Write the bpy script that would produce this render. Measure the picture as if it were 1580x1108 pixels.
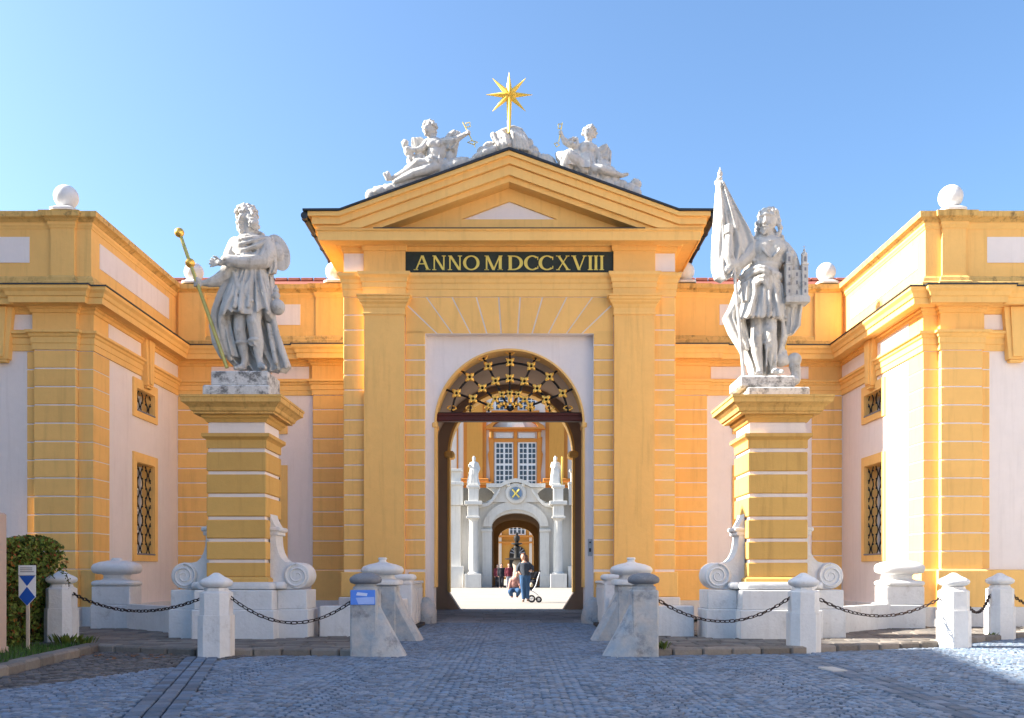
import bpy, bmesh, math, random
from mathutils import Vector, Matrix, noise

random.seed(11)
for _o in list(bpy.data.objects):
    bpy.data.objects.remove(_o)
SC = bpy.context.scene
COL = SC.collection
PI = math.pi
R = math.radians

# ------------------------------------------------------------------ camera
FPX, CXP, CYP, CAMH, CAMX = 1450.0, 797.0, 885.0, 1.05, 0.153
cam_d = bpy.data.cameras.new('camera')
cam = bpy.data.objects.new('camera', cam_d)
COL.objects.link(cam)
cam.location = (CAMX, 0, CAMH)
cam.rotation_euler = (PI / 2, 0, 0)
cam_d.sensor_width = 36.0
cam_d.sensor_fit = 'HORIZONTAL'
cam_d.lens = 36.0 * FPX / 1580.0
cam_d.shift_x = -(CXP - 790.0) / 1580.0
cam_d.shift_y = (CYP - 554.0) / 1580.0
cam_d.clip_end = 2000
SC.camera = cam

# ------------------------------------------------------------------ sky, sun, exposure
SUN_TAN = 0.62
SUN_DIR = Vector((1.0, -0.012, -SUN_TAN)).normalized()      # the way the light travels
world = bpy.data.worlds.new('World')
SC.world = world
world.use_nodes = True
nt = world.node_tree
sky = nt.nodes.new('ShaderNodeTexSky')
sky.sky_type = 'NISHITA'
sky.sun_disc = False
sky.sun_elevation = math.atan(SUN_TAN)
sky.sun_rotation = R(-89.3)
sky.altitude = 0
sky.air_density = 1.0
sky.dust_density = 2.5
sky.ozone_density = 4.0
bg = nt.nodes['Background']
bg.inputs['Strength'].default_value = 0.083
tint = nt.nodes.new('ShaderNodeMix')
tint.data_type = 'RGBA'
tint.blend_type = 'MULTIPLY'
tint.inputs[0].default_value = 1.0
tint.inputs[7].default_value = (0.88, 1.0, 1.05, 1.0)
nt.links.new(sky.outputs[0], tint.inputs[6])
nt.links.new(tint.outputs[2], bg.inputs['Color'])

sun_d = bpy.data.lights.new('sun', 'SUN')
sun_d.energy = 5.0
sun_d.angle = R(0.53)
sun_d.color = (1.0, 0.92, 0.80)
sun = bpy.data.objects.new('sun', sun_d)
COL.objects.link(sun)
sun.rotation_euler = SUN_DIR.to_track_quat('-Z', 'Y').to_euler()
sun.location = (-20, -3, 20)

SC.view_settings.view_transform = 'Standard'
SC.view_settings.look = 'None'
SC.view_settings.gamma = 1.0
SC.view_settings.exposure = 1.90
SC.view_settings.use_curve_mapping = False
SC.cycles.use_denoising = True
SC.cycles.max_bounces = 8
SC.cycles.diffuse_bounces = 5

# ------------------------------------------------------------------ helpers
def P(x, y, z):
    """a point of the photograph at a chosen distance z, in metres"""
    return Vector((CAMX + (x - CXP) * z / FPX, z, CAMH + (CYP - y) * z / FPX))

W = {}
def thing(name, label, cat, loc=(0, 0, 0), group=None):
    o = bpy.data.objects.new(name, None)
    COL.objects.link(o)
    o.location = loc
    o.empty_display_size = 0.2
    o['label'] = label
    o['category'] = cat
    if group:
        o['group'] = group
    W[o.name] = Vector(loc)
    return o

def tag(o, label, cat, group=None):
    o['label'] = label
    o['category'] = cat
    if group:
        o['group'] = group
    return o

def link(name, mesh, parent=None, local=False):
    o = bpy.data.objects.new(name, mesh)
    COL.objects.link(o)
    off = Vector((0, 0, 0))
    if parent is not None:
        o.parent = parent
        pw = W.get(parent.name, Vector((0, 0, 0)))
        if local:
            off = pw.copy()
        else:
            o.location = -pw
    W[o.name] = off
    return o

def copy_tree(o, loc=None, parent=None, label=None):
    c = o.copy()
    COL.objects.link(c)
    if parent is not None:
        c.parent = parent
    if loc is not None:
        c.location = loc
    if label:
        c['label'] = label
    W[c.name] = Vector(c.location)
    for ch in list(o.children):
        copy_tree(ch, None, c)
    return c

class MB:
    """collects shapes; build() links them as one mesh object"""
    def __init__(self, T=None):
        self.v = []; self.f = []; self.T = T
    def add(self, vs, fs):
        b = len(self.v)
        self.v += [Vector(p) for p in vs]
        self.f += [tuple(b + i for i in q) for q in fs]
    def box(self, x0, x1, y0, y1, z0, z1, bev=0.0):
        if x0 > x1: x0, x1 = x1, x0
        if y0 > y1: y0, y1 = y1, y0
        if z0 > z1: z0, z1 = z1, z0
        if bev <= 0:
            self.add([(x0,y0,z0),(x1,y0,z0),(x1,y1,z0),(x0,y1,z0),(x0,y0,z1),(x1,y0,z1),(x1,y1,z1),(x0,y1,z1)],
                     [(0,3,2,1),(4,5,6,7),(0,1,5,4),(1,2,6,5),(2,3,7,6),(3,0,4,7)])
            return self
        c = Vector(((x0+x1)/2,(y0+y1)/2,(z0+z1)/2)); h = ((x1-x0)/2,(y1-y0)/2,(z1-z0)/2)
        bev = min(bev, min(h)*0.8)
        idx = {}; vs = []
        for sx in (-1,1):
            for sy in (-1,1):
                for sz in (-1,1):
                    for ax in range(3):
                        s = (sx,sy,sz)
                        p = [s[i]*(h[i] - (0 if i == ax else bev)) for i in range(3)]
                        idx[(sx,sy,sz,ax)] = len(vs); vs.append(c + Vector(p))
        fs = []
        for ax in range(3):
            o = [i for i in range(3) if i != ax]
            for s in (-1,1):
                q = []
                for a,b in ((-1,-1),(1,-1),(1,1),(-1,1)):
                    k = [0,0,0]; k[ax]=s; k[o[0]]=a; k[o[1]]=b
                    q.append(idx[tuple(k)+(ax,)])
                fs.append(tuple(q))
        for ax in range(3):
            o = [i for i in range(3) if i != ax]
            for a in (-1,1):
                for b in (-1,1):
                    q = []
                    for s, pick in ((-1,o[0]),(1,o[0]),(1,o[1]),(-1,o[1])):
                        k=[0,0,0]; k[ax]=s; k[o[0]]=a; k[o[1]]=b
                        q.append(idx[tuple(k)+(pick,)])
                    fs.append(tuple(q))
        for sx in (-1,1):
            for sy in (-1,1):
                for sz in (-1,1):
                    fs.append(tuple(idx[(sx,sy,sz,a)] for a in range(3)))
        self.add(vs, fs)
        return self
    def prism(self, poly, y0, y1):
        """polygon in x,z pushed along y"""
        n = len(poly)
        self.add([(p[0],y0,p[1]) for p in poly]+[(p[0],y1,p[1]) for p in poly],
                 [tuple(range(n)), tuple(range(2*n-1,n-1,-1))]+[(i,(i+1)%n,n+(i+1)%n,n+i) for i in range(n)])
        return self
    def slab(self, poly, z0, z1):
        """polygon in x,y pushed along z"""
        n = len(poly)
        self.add([(p[0],p[1],z0) for p in poly]+[(p[0],p[1],z1) for p in poly],
                 [tuple(range(n)), tuple(range(2*n-1,n-1,-1))]+[(i,(i+1)%n,n+(i+1)%n,n+i) for i in range(n)])
        return self
    def rings(self, rs, cap=True):
        n = len(rs[0]); vs = []; fs = []
        for r in rs: vs += list(r)
        for k in range(len(rs)-1):
            for i in range(n):
                fs.append((k*n+i,k*n+(i+1)%n,(k+1)*n+(i+1)%n,(k+1)*n+i))
        if cap:
            fs.append(tuple(range(n-1,-1,-1))); m=(len(rs)-1)*n
            fs.append(tuple(range(m,m+n)))
        self.add(vs, fs)
        return self
    def lathe(self, c, prof, n=16):
        rs = []
        for r,h in prof:
            r = max(r, 1e-4)
            rs.append([(c[0]+r*math.cos(2*PI*i/n), c[1]+r*math.sin(2*PI*i/n), c[2]+h) for i in range(n)])
        return self.rings(rs)
    def cushion(self, c, prof, hx, hy, e=4, n=24):
        """rounded rectangular body: prof = (inset, height)"""
        rs = []
        for ins,h in prof:
            a, b = max(hx-ins, 0.002), max(hy-ins, 0.002)
            r = []
            for i in range(n):
                t = 2*PI*i/n
                ct, st = math.cos(t), math.sin(t)
                r.append((c[0]+a*math.copysign(abs(ct)**(2/e), ct), c[1]+b*math.copysign(abs(st)**(2/e), st), c[2]+h))
            rs.append(r)
        return self.rings(rs)
    def tube(self, pts, rad, n=8, closed=False):
        pts = [Vector(p) for p in pts]
        m = len(pts)
        if not hasattr(rad, '__len__'): rad = [rad]*m
        rs = []
        prev = None
        for k in range(m):
            if closed: d = pts[(k+1)%m]-pts[k-1]
            else: d = pts[min(k+1,m-1)]-pts[max(k-1,0)]
            d.normalize()
            if prev is None:
                a = Vector((0,0,1)) if abs(d.z) < .9 else Vector((1,0,0))
                u = d.cross(a).normalized()
            else:
                u = (prev - d*prev.dot(d)).normalized()
            prev = u
            w = d.cross(u)
            rs.append([pts[k]+(u*math.cos(2*PI*i/n)+w*math.sin(2*PI*i/n))*rad[k] for i in range(n)])
        if closed:
            rs.append(rs[0]); return self.rings(rs, cap=False)
        return self.rings(rs)
    def sphere(self, c, r, n=12, m=8, rot=None):
        if not hasattr(r,'__len__'): r=(r,r,r)
        c = Vector(c); rs=[]
        for j in range(1,m):
            ph = PI*j/m
            ring=[]
            for i in range(n):
                p = Vector((r[0]*math.sin(ph)*math.cos(2*PI*i/n), r[1]*math.sin(ph)*math.sin(2*PI*i/n), r[2]*math.cos(ph)))
                if rot is not None: p = rot @ p
                ring.append(c+p)
            rs.append(ring)
        top = Vector((0,0,r[2])); 
        if rot is not None: top = rot @ top
        b = len(self.v)
        self.rings(rs, cap=False)
        k = len(self.v)
        self.v += [c+top, c-top]
        for i in range(n):
            self.f.append((k, b+(i+1)%n, b+i))
            e = b+(m-2)*n
            self.f.append((k+1, e+i, e+(i+1)%n))
        return self
    def sweep(self, path, prof):
        """closed profile (outward, height) along a plan path; outward is right of travel"""
        path = [Vector((p[0],p[1])) for p in path]
        m = len(path); rs=[]
        for k in range(m):
            d0 = (path[k]-path[k-1]).normalized() if k>0 else None
            d1 = (path[k+1]-path[k]).normalized() if k<m-1 else None
            if d0 is None: d0=d1
            if d1 is None: d1=d0
            n0 = Vector((d0.y,-d0.x)); n1 = Vector((d1.y,-d1.x))
            mit = (n0+n1)
            mit = mit/ max(mit.dot(n0),1e-6)
            rs.append([(path[k].x+mit.x*o, path[k].y+mit.y*o, h) for o,h in prof])
        return self.rings(rs)
    def mesh(self, name, mat, smooth=None):
        vs = [self.T(v) for v in self.v] if self.T else self.v
        me = bpy.data.meshes.new(name)
        me.from_pydata([tuple(v) for v in vs], [], self.f)
        bm = bmesh.new(); bm.from_mesh(me)
        bmesh.ops.recalc_face_normals(bm, faces=bm.faces)
        bm.to_mesh(me); bm.free()
        if mat is not None: me.materials.append(mat)
        if smooth is not None:
            me.polygons.foreach_set('use_smooth', [True]*len(me.polygons))
            me.set_sharp_from_angle(angle=R(smooth))
        me.update()
        return me
    def build(self, name, mat, parent=None, smooth=None, local=False):
        return link(name, self.mesh(name, mat, smooth), parent, local)

def structure(o):
    o['kind'] = 'structure'
    return o

def arc(cx, cz, r, a0, a1, n, rz=None):
    rz = r if rz is None else rz
    return [(cx+r*math.cos(R(a0+(a1-a0)*i/n)), cz+rz*math.sin(R(a0+(a1-a0)*i/n))) for i in range(n+1)]

def arch_poly(x0, x1, z0, z1, hw, spring, rise=None, n=24, cx=0.0):
    rise = hw if rise is None else rise
    return [(x0,z0),(cx-hw,z0)] + arc(cx, spring, hw, 180, 0, n, rise) + [(cx+hw,z0),(x1,z0),(x1,z1),(x0,z1)]

def rib_poly(cx, hw, spring, t, z0, n=24, rise=None):
    """band of width t inside an arched opening"""
    rise = hw if rise is None else rise
    o = [(cx-hw,z0)] + arc(cx,spring,hw,180,0,n,rise) + [(cx+hw,z0)]
    i = [(cx+hw-t,z0)] + arc(cx,spring,hw-t,0,180,n,rise-t) + [(cx-hw+t,z0)]
    return o+i

# ------------------------------------------------------------------ materials
MATS = {}
def mat(name, base, rough=0.85, var=0.10, scale=1.2, fine=0.06, bump=0.15, bscale=45.0, metal=0.0,
        island=0.0, objvar=0.0, stain=None, spec=0.3, hue=None, streak=0.0, top=None):
    if name in MATS: return MATS[name]
    m = bpy.data.materials.new(name); m.use_nodes = True
    t = m.node_tree; N = t.nodes; L = t.links
    b = N['Principled BSDF']
    b.inputs['Roughness'].default_value = rough
    b.inputs['Metallic'].default_value = metal
    b.inputs['Specular IOR Level'].default_value = spec
    geo = N.new('ShaderNodeNewGeometry')
    def noise_(sc, det=5, vec=None, rgh=0.6):
        n = N.new('ShaderNodeTexNoise'); n.inputs['Scale'].default_value = sc
        n.inputs['Detail'].default_value = det; n.inputs['Roughness'].default_value = rgh
        L.new(vec if vec else geo.outputs['Position'], n.inputs['Vector'])
        return n.outputs['Fac']
    def math_(op, a, c=None, d=None):
        n = N.new('ShaderNodeMath'); n.operation = op
        for i, q in enumerate((a, c, d)):
            if q is None: continue
            if isinstance(q, (int, float)): n.inputs[i].default_value = q
            else: L.new(q, n.inputs[i])
        return n.outputs[0]
    def mixc(fac, a, c, mode='MIX'):
        n = N.new('ShaderNodeMix'); n.data_type = 'RGBA'; n.blend_type = mode; n.clamp_factor = True
        for i, q in ((0, fac), (6, a), (7, c)):
            if isinstance(q, (int, float)): n.inputs[i].default_value = q
            elif isinstance(q, (tuple, list)): n.inputs[i].default_value = (q[0], q[1], q[2], 1)
            else: L.new(q, n.inputs[i])
        return n.outputs[2]
    big = noise_(scale); small = noise_(scale*9, 4)
    val = math_('ADD', 1.0, math_('MULTIPLY', math_('SUBTRACT', big, 0.5), var*4))
    val = math_('ADD', val, math_('MULTIPLY', math_('SUBTRACT', small, 0.5), fine*4))
    if island > 0:
        val = math_('ADD', val, math_('MULTIPLY', math_('SUBTRACT', geo.outputs['Random Per Island'], 0.5), island*2))
    if objvar > 0:
        oi = N.new('ShaderNodeObjectInfo')
        val = math_('ADD', val, math_('MULTIPLY', math_('SUBTRACT', oi.outputs['Random'], 0.5), objvar*2))
    colr = mixc(1.0, base, (1, 1, 1), 'MULTIPLY')
    if hue is not None:
        # second tone, picked piece by piece or by noise
        if island > 0:
            pick = math_('FRACT', math_('MULTIPLY', geo.outputs['Random Per Island'], 7.31))
            if objvar > 0:
                pick = math_('FRACT', math_('ADD', pick, math_('MULTIPLY', oi.outputs['Random'], 3.7)))
        else:
            pick = math_('MULTIPLY', math_('SUBTRACT', noise_(scale*2.3), 0.35), 3.0)
        colr = mixc(pick, colr, hue)
    vec = N.new('ShaderNodeVectorMath'); vec.operation = 'SCALE'
    L.new(colr, vec.inputs[0]); L.new(val, vec.inputs['Scale'])
    colr = vec.outputs[0]
    if streak > 0:
        mp = N.new('ShaderNodeMapping'); mp.inputs['Scale'].default_value = (5.0, 5.0, 0.35)
        L.new(geo.outputs['Position'], mp.inputs['Vector'])
        s = noise_(1.6, 5, mp.outputs[0], 0.65)
        sf = math_('MULTIPLY', math_('SUBTRACT', s, 0.52), 5.0)
        cl = N.new('ShaderNodeClamp'); L.new(sf, cl.inputs[0])
        colr = mixc(math_('MULTIPLY', cl.outputs[0], streak), colr, (0.30, 0.25, 0.20), 'MULTIPLY')
    if stain is not None:
        sc_, thr, amt, scol = stain
        s = noise_(sc_, 8, None, 0.72)
        cl = N.new('ShaderNodeClamp'); L.new(math_('MULTIPLY', math_('SUBTRACT', s, thr), 7.0), cl.inputs[0])
        colr = mixc(math_('MULTIPLY', cl.outputs[0], amt), colr, scol)
    if top is not None:
        # lichen and soot that settle on faces looking up
        sx = N.new('ShaderNodeSeparateXYZ'); L.new(geo.outputs['Normal'], sx.inputs[0])
        up = math_('MULTIPLY', math_('ADD', sx.outputs['Z'], math_('MULTIPLY', math_('SUBTRACT', noise_(6.0, 6), 0.5), 2.2)), 1.3)
        cl = N.new('ShaderNodeClamp'); L.new(math_('SUBTRACT', up, top[1]), cl.inputs[0])
        colr = mixc(math_('MULTIPLY', cl.outputs[0], top[2]), colr, top[0])
    L.new(colr, b.inputs['Base Color'])
    if bump > 0:
        bn = N.new('ShaderNodeBump'); bn.inputs['Strength'].default_value = bump
        bn.inputs['Distance'].default_value = 0.02
        h = math_('ADD', noise_(bscale, 5), math_('MULTIPLY', noise_(bscale*0.12, 3), 2.0))
        L.new(h, bn.inputs['Height']); L.new(bn.outputs[0], b.inputs['Normal'])
    MATS[name] = m
    return m

YEL  = mat('yellow_plaster', (0.90, 0.535, 0.175), 0.9, 0.06, 0.8, 0.025, 0.16, 60, objvar=0.045, streak=0.20, stain=(0.8, 0.58, 0.28, (0.62, 0.33, 0.10)))
YELB = mat('yellow_moulding', (0.90, 0.55, 0.185), 0.9, 0.06, 1.1, 0.025, 0.14, 60, streak=0.14, stain=(1.1, 0.60, 0.22, (0.62, 0.33, 0.10)))
OCH  = mat('ochre_plaster', (0.66, 0.39, 0.115), 0.9, 0.06, 1.1, 0.03, 0.15, 60, objvar=0.05, streak=0.25)
COPE = mat('weathered_coping', (0.70, 0.44, 0.15), 0.95, 0.12, 2.0, 0.06, 0.25, 40, stain=(5.0, 0.54, 0.7, (0.07, 0.055, 0.035)), streak=0.6)
WHT  = mat('white_plaster', (0.82, 0.745, 0.715), 0.9, 0.045, 0.7, 0.02, 0.14, 55, streak=0.10)
WPNT = mat('white_limewash', (0.70, 0.70, 0.70), 0.85, 0.07, 1.8, 0.04, 0.35, 26, stain=(4.0, 0.57, 0.5, (0.36, 0.33, 0.30)), streak=0.12)
STAT = mat('carved_limestone', (0.54, 0.52, 0.49), 0.9, 0.10, 2.2, 0.06, 0.35, 28, stain=(4.5, 0.55, 0.75, (0.20, 0.17, 0.13)), streak=0.4,
           top=((0.20, 0.18, 0.16), 1.75, 0.5))
PLIN = mat('lichen_limestone', (0.62, 0.60, 0.58), 0.95, 0.12, 3.0, 0.08, 0.4, 25, stain=(7.0, 0.47, 0.85, (0.10, 0.10, 0.10)))
CAPS = mat('mossy_cap', (0.70, 0.42, 0.135), 0.95, 0.14, 2.6, 0.08, 0.3, 35, stain=(6.0, 0.60, 0.45, (0.055, 0.05, 0.03)), top=((0.05, 0.05, 0.035), 0.9, 0.95), streak=0.5)
MARB = mat('grey_marble', (0.33, 0.38, 0.43), 0.7, 0.14, 2.2, 0.08, 0.3, 24, hue=(0.50, 0.47, 0.44), stain=(3.4, 0.54, 0.75, (0.12, 0.13, 0.15)))
MARD = mat('dark_marble', (0.20, 0.21, 0.23), 0.7, 0.16, 4.0, 0.10, 0.3, 24, stain=(5, 0.55, 0.6, (0.34, 0.34, 0.33)))
IRON = mat('black_iron', (0.022, 0.020, 0.020), 0.55, 0.15, 8, 0.1, 0.2, 80, metal=0.4)
RUST = mat('rusty_iron', (0.06, 0.035, 0.028), 0.7, 0.25, 12, 0.15, 0.3, 90, metal=0.3, hue=(0.03, 0.025, 0.025))
GOLD = mat('gilding', (0.95, 0.56, 0.12), 0.35, 0.10, 6, 0.05, 0.15, 60, metal=0.7)
GOLDP = mat('gold_paint', (0.80, 0.62, 0.14), 0.45, 0.10, 6, 0.05, 0.1, 60, metal=0.35)
BRASS = mat('old_gilding', (0.62, 0.50, 0.16), 0.35, 0.15, 7, 0.08, 0.15, 60, metal=0.85)
STARM = mat('gilded_star', (0.86, 0.58, 0.10), 0.55, 0.04, 3, 0.02, 0.0, 60, metal=0.15)
LEAD = mat('dark_sheet_metal', (0.045, 0.052, 0.062), 0.5, 0.12, 3, 0.05, 0.1, 40, metal=0.5)
TILE = mat('red_roof_tile', (0.28, 0.085, 0.055), 0.9, 0.15, 4, 0.1, 0.3, 30, objvar=0.12)
PSHD = mat('brown_plaster', (0.42, 0.31, 0.24), 0.9, 0.05, 0.7, 0.03, 0.12, 50)  # brown holds the passage's shade; the plaster itself would be paler
BEAM = mat('red_brown_timber', (0.075, 0.014, 0.010), 0.5, 0.15, 3, 0.08, 0.15, 60)
PLQ  = mat('green_black_plaque', (0.026, 0.036, 0.030), 0.6, 0.35, 3.5, 0.15, 0.15, 40)
GLAS = mat('window_glass', (0.035, 0.05, 0.07), 0.08, 0.1, 2, 0.02, 0.03, 6, spec=0.6)
WOOD = mat('white_painted_wood', (0.74, 0.74, 0.74), 0.6, 0.04, 2, 0.03, 0.1, 40)
SETT = mat('granite_sett', (0.135, 0.195, 0.275), 0.8, 0.15, 0.6, 0.12, 0.4, 60, island=0.34, objvar=0.24, hue=(0.18, 0.205, 0.245), stain=(0.7, 0.60, 0.35, (0.09, 0.09, 0.10)))
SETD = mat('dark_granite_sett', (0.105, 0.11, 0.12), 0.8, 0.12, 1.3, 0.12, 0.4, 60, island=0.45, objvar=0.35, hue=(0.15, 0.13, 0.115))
MORT = mat('joint_sand', (0.070, 0.068, 0.066), 0.95, 0.2, 2, 0.1, 0.3, 60)
SLAB = mat('paving_slab', (0.25, 0.265, 0.29), 0.85, 0.10, 1.6, 0.10, 0.35, 50, objvar=0.22, hue=(0.20, 0.19, 0.185), stain=(2.0, 0.58, 0.4, (0.09, 0.08, 0.07)))
KERB = mat('kerb_granite', (0.22, 0.195, 0.17), 0.85, 0.14, 2.5, 0.12, 0.4, 45, objvar=0.30, stain=(2.5, 0.55, 0.5, (0.07, 0.065, 0.06)))
GRAV = mat('pale_gravel', (0.30, 0.27, 0.235), 0.95, 0.06, 0.5, 0.05, 0.3, 40)
EARTH = mat('ground_earth', (0.16, 0.15, 0.14), 0.95, 0.15, 0.4, 0.1, 0.3, 20)
GRAS = mat('grass', (0.055, 0.12, 0.022), 0.8, 0.15, 3, 0.1, 0.0, 20, island=0.4)
LEAF = mat('hedge_leaf', (0.075, 0.135, 0.022), 0.6, 0.1, 2, 0.05, 0.0, 20, island=0.55, hue=(0.13, 0.15, 0.025))
LEFR = mat('autumn_leaf', (0.26, 0.11, 0.02), 0.65, 0.1, 2, 0.05, 0.0, 20, island=0.5, hue=(0.22, 0.045, 0.02))
BARK = mat('hedge_twig', (0.06, 0.045, 0.03), 0.9, 0.2, 6, 0.1, 0.2, 30)
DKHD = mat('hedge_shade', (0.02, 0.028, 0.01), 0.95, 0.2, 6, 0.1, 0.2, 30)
PINK = mat('pink_render', (0.50, 0.38, 0.32), 0.9, 0.05, 1.5, 0.03, 0.12, 50)
PALE = mat('pale_house_wall', (0.55, 0.52, 0.48), 0.9, 0.05, 1, 0.03, 0.1, 50)
BLUE = mat('sign_blue', (0.02, 0.10, 0.46), 0.45, 0.03, 3, 0.02, 0, 20)
SGNW = mat('sign_white', (0.80, 0.80, 0.80), 0.45, 0.03, 3, 0.02, 0, 20)
SGNG = mat('sign_grey', (0.22, 0.22, 0.24), 0.5, 0.03, 3, 0.02, 0, 20)
SKYB = mat('sheet_blue', (0.10, 0.26, 0.80), 0.3, 0.08, 5, 0.03, 0, 20)
PALB = mat('sheet_pale_blue', (0.36, 0.50, 0.90), 0.3, 0.10, 7, 0.03, 0, 20)
PORT = mat('portal_limestone', (0.60, 0.58, 0.54), 0.9, 0.07, 0.35, 0.05, 0.2, 12, streak=0.25)
ORAN = mat('orange_plaster', (0.56, 0.22, 0.045), 0.9, 0.05, 0.2, 0.03, 0.1, 20, streak=0.15)
ORNL = mat('light_orange_plaster', (0.60, 0.285, 0.06), 0.9, 0.05, 0.2, 0.03, 0.1, 20, streak=0.15)
SKIN = mat('skin', (0.55, 0.33, 0.24), 0.55, 0.05, 4, 0.03, 0.0, 20)
HAIR = mat('brown_hair', (0.13, 0.05, 0.025), 0.5, 0.2, 30, 0.15, 0.3, 60)
JEAN = mat('blue_jeans', (0.035, 0.085, 0.18), 0.9, 0.15, 8, 0.1, 0.2, 60)
TOPD = mat('dark_grey_cloth', (0.045, 0.055, 0.075), 0.9, 0.15, 8, 0.1, 0.2, 60)
TOPP = mat('pink_cloth', (0.42, 0.22, 0.19), 0.9, 0.15, 8, 0.1, 0.2, 60)
TOPR = mat('dark_red_cloth', (0.10, 0.015, 0.025), 0.9, 0.15, 8, 0.1, 0.2, 60)
BLK  = mat('black_cloth', (0.015, 0.016, 0.022), 0.9, 0.15, 8, 0.1, 0.2, 60)
GRYT = mat('grey_trousers', (0.20, 0.21, 0.24), 0.9, 0.15, 8, 0.1, 0.2, 60)
SHOE = mat('dark_shoe', (0.03, 0.02, 0.018), 0.6, 0.1, 8, 0.1, 0.1, 60)
BRNZ = mat('dark_bronze', (0.035, 0.032, 0.03), 0.5, 0.2, 4, 0.1, 0.2, 20, metal=0.5)

PAVE = mat('pavement_slab', (0.20, 0.175, 0.15), 0.85, 0.12, 1.6, 0.10, 0.35, 50, objvar=0.30, hue=(0.14, 0.135, 0.13), stain=(2.0, 0.56, 0.5, (0.07, 0.06, 0.05)))
GUTS = mat('gutter_slab', (0.155, 0.21, 0.28), 0.85, 0.10, 1.6, 0.10, 0.35, 50, objvar=0.14, hue=(0.18, 0.22, 0.27))
PANE = mat('curtained_pane', (0.42, 0.43, 0.46), 0.15, 0.12, 3, 0.05, 0.0, 20, spec=0.5)
# ================================================================== THE GROUND
_g = MB(); _g.add([(-400,-200,-0.06),(400,-200,-0.06),(400,600,-0.06),(-400,600,-0.06)],[(0,1,2,3)])
structure(_g.build("ground", EARTH))

KR = [(1.75,12.15),(3.75,12.5),(6.2,13.6),(7.95,15.2),(11.5,17.9)]
KL = [(-1.75,12.15),(-4.0,12.25),(-5.65,12.9),(-5.25,9.8),(-5.0,7.5),(-4.8,5.0)]
def line_at(K, x):
    for (a,b),(c,d) in zip(K,K[1:]):
        if min(a,c) <= x <= max(a,c):
            return b+(d-b)*(x-a)/(c-a+1e-9)
    return None
def on_road(x, y):
    if abs(x) < 1.72: return y < 20.05
    if x > 0:
        k = line_at(KR, x)
        return k is not None and y < k-0.16
    if y < 12.9 and x < -4.0:
        # left kerb runs towards the camera
        for (a,b),(c,d) in zip(KL[1:],KL[2:]):
            if min(b,d) <= y <= max(b,d) and d < b:
                xk = a+(c-a)*(y-b)/(d-b)
                if x < xk+0.16: return False
        if x < -5.65: return False
    k = line_at(KL[:3], x)
    return k is None or y < k-0.16

road = MB()
road.add([(-40,-40,-0.03),(40,-40,-0.03),(40,20.1,-0.03),(-40,20.1,-0.03)],[(0,1,2,3)])
road = structure(road.build('road', MORT))

structure(MB().box(-9,40,-60,3.5,-.05,-.004).build('square', mat('square_paving',(.42,.39,.35),.9,.08,.6,.06,.2,20)))  # pale ground added out of view to bounce sunlight onto the fronts
structure(MB().box(8.2,40,3.5,17.0,-.05,-.012).build('square_side', MATS['square_paving']))  # same pale ground carried along the right, also added for bounce
# rows of larger pale slabs cross the setts
def seg_dist(p, a, b):
    ax, ay = b[0]-a[0], b[1]-a[1]
    L2 = ax*ax+ay*ay
    t = max(0,min(1,((p[0]-a[0])*ax+(p[1]-a[1])*ay)/L2))
    return math.hypot(p[0]-a[0]-t*ax, p[1]-a[1]-t*ay)
GUT = [((-3.85,12.0),(-2.35,6.2)), ((3.80,12.35),(3.55,6.2))]
DARKLINE = ((-5.0,7.2),(-3.6,10.9))
SETTS_NEAR, SETTS = [], []
def sett_geo(cx, cy, ang, w, l, hz, tilt):
    ca, sa = math.cos(ang), math.sin(ang)
    out = []
    for (sc, z) in ((1.0,-0.03),(0.98,hz-0.008),(0.84,hz)):
        for (u,v) in ((-1,-1),(1,-1),(1,1),(-1,1)):
            x, y = u*w*0.5*sc, v*l*0.5*sc
            out.append((cx+x*ca-y*sa, cy+x*sa+y*ca, z+(tilt*u if z>-0.02 else 0)))
    return out
SF = [(0,1,5,4),(1,2,6,5),(2,3,7,6),(3,0,4,7),(4,5,9,8),(5,6,10,9),(6,7,11,10),(7,4,8,11),(8,9,10,11)]
rs = random.Random(5)
COLW, ROW = 1.20, 0.074
allsetts = []
for ci in range(-9, 10):
    x0 = ci*COLW
    y = 5.9
    r = 0
    while y < 20.6:
        nst = 15 + (r % 2)
        for k in range(nst):
            u = (k+0.5)/nst*2-1
            if nst == 16 and k in (0,15): ww = COLW/nst*0.9
            else: ww = COLW/nst
            x = x0+u*COLW/2 + rs.uniform(-.008,.008)
            yy = y + 0.27*(1-u*u) + rs.uniform(-.008,.008)
            ang = math.atan2(-0.27*2*u, COLW/2)
            if not on_road(x, yy) : continue
            if min(seg_dist((x,yy),*g) for g in GUT) < 0.215: continue
            if abs(x) > 0.58*yy+0.6: continue
            allsetts.append((x, yy, ang+rs.uniform(-.09,.09), ww*rs.uniform(.84,.95), ROW*rs.uniform(.82,.95), rs.uniform(-.004,.004), rs.uniform(-.002,.002)))
        y += ROW
        r += 1
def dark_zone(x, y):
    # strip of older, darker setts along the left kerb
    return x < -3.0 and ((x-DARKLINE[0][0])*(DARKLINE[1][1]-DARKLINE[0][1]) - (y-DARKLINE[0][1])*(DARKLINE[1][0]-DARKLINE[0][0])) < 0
vis = [s for s in allsetts if s[1] > 6.84 and abs(s[0]-CAMX) < 0.535*s[1]]
vis.sort(key=lambda s: s[1])
near = set(id(s) for s in vis[:300])
protos = []
for k in range(10):
    b = MB(); b.add(sett_geo(0,0,0,0.072*rs.uniform(.90,1.06),0.066*rs.uniform(.92,1.06),0,rs.uniform(-.004,.004)), SF)
    protos.append((b.mesh('cobblestone', SETT), b.mesh('cobblestone_dark', SETD)))
bl, bd = MB(), MB()
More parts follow.
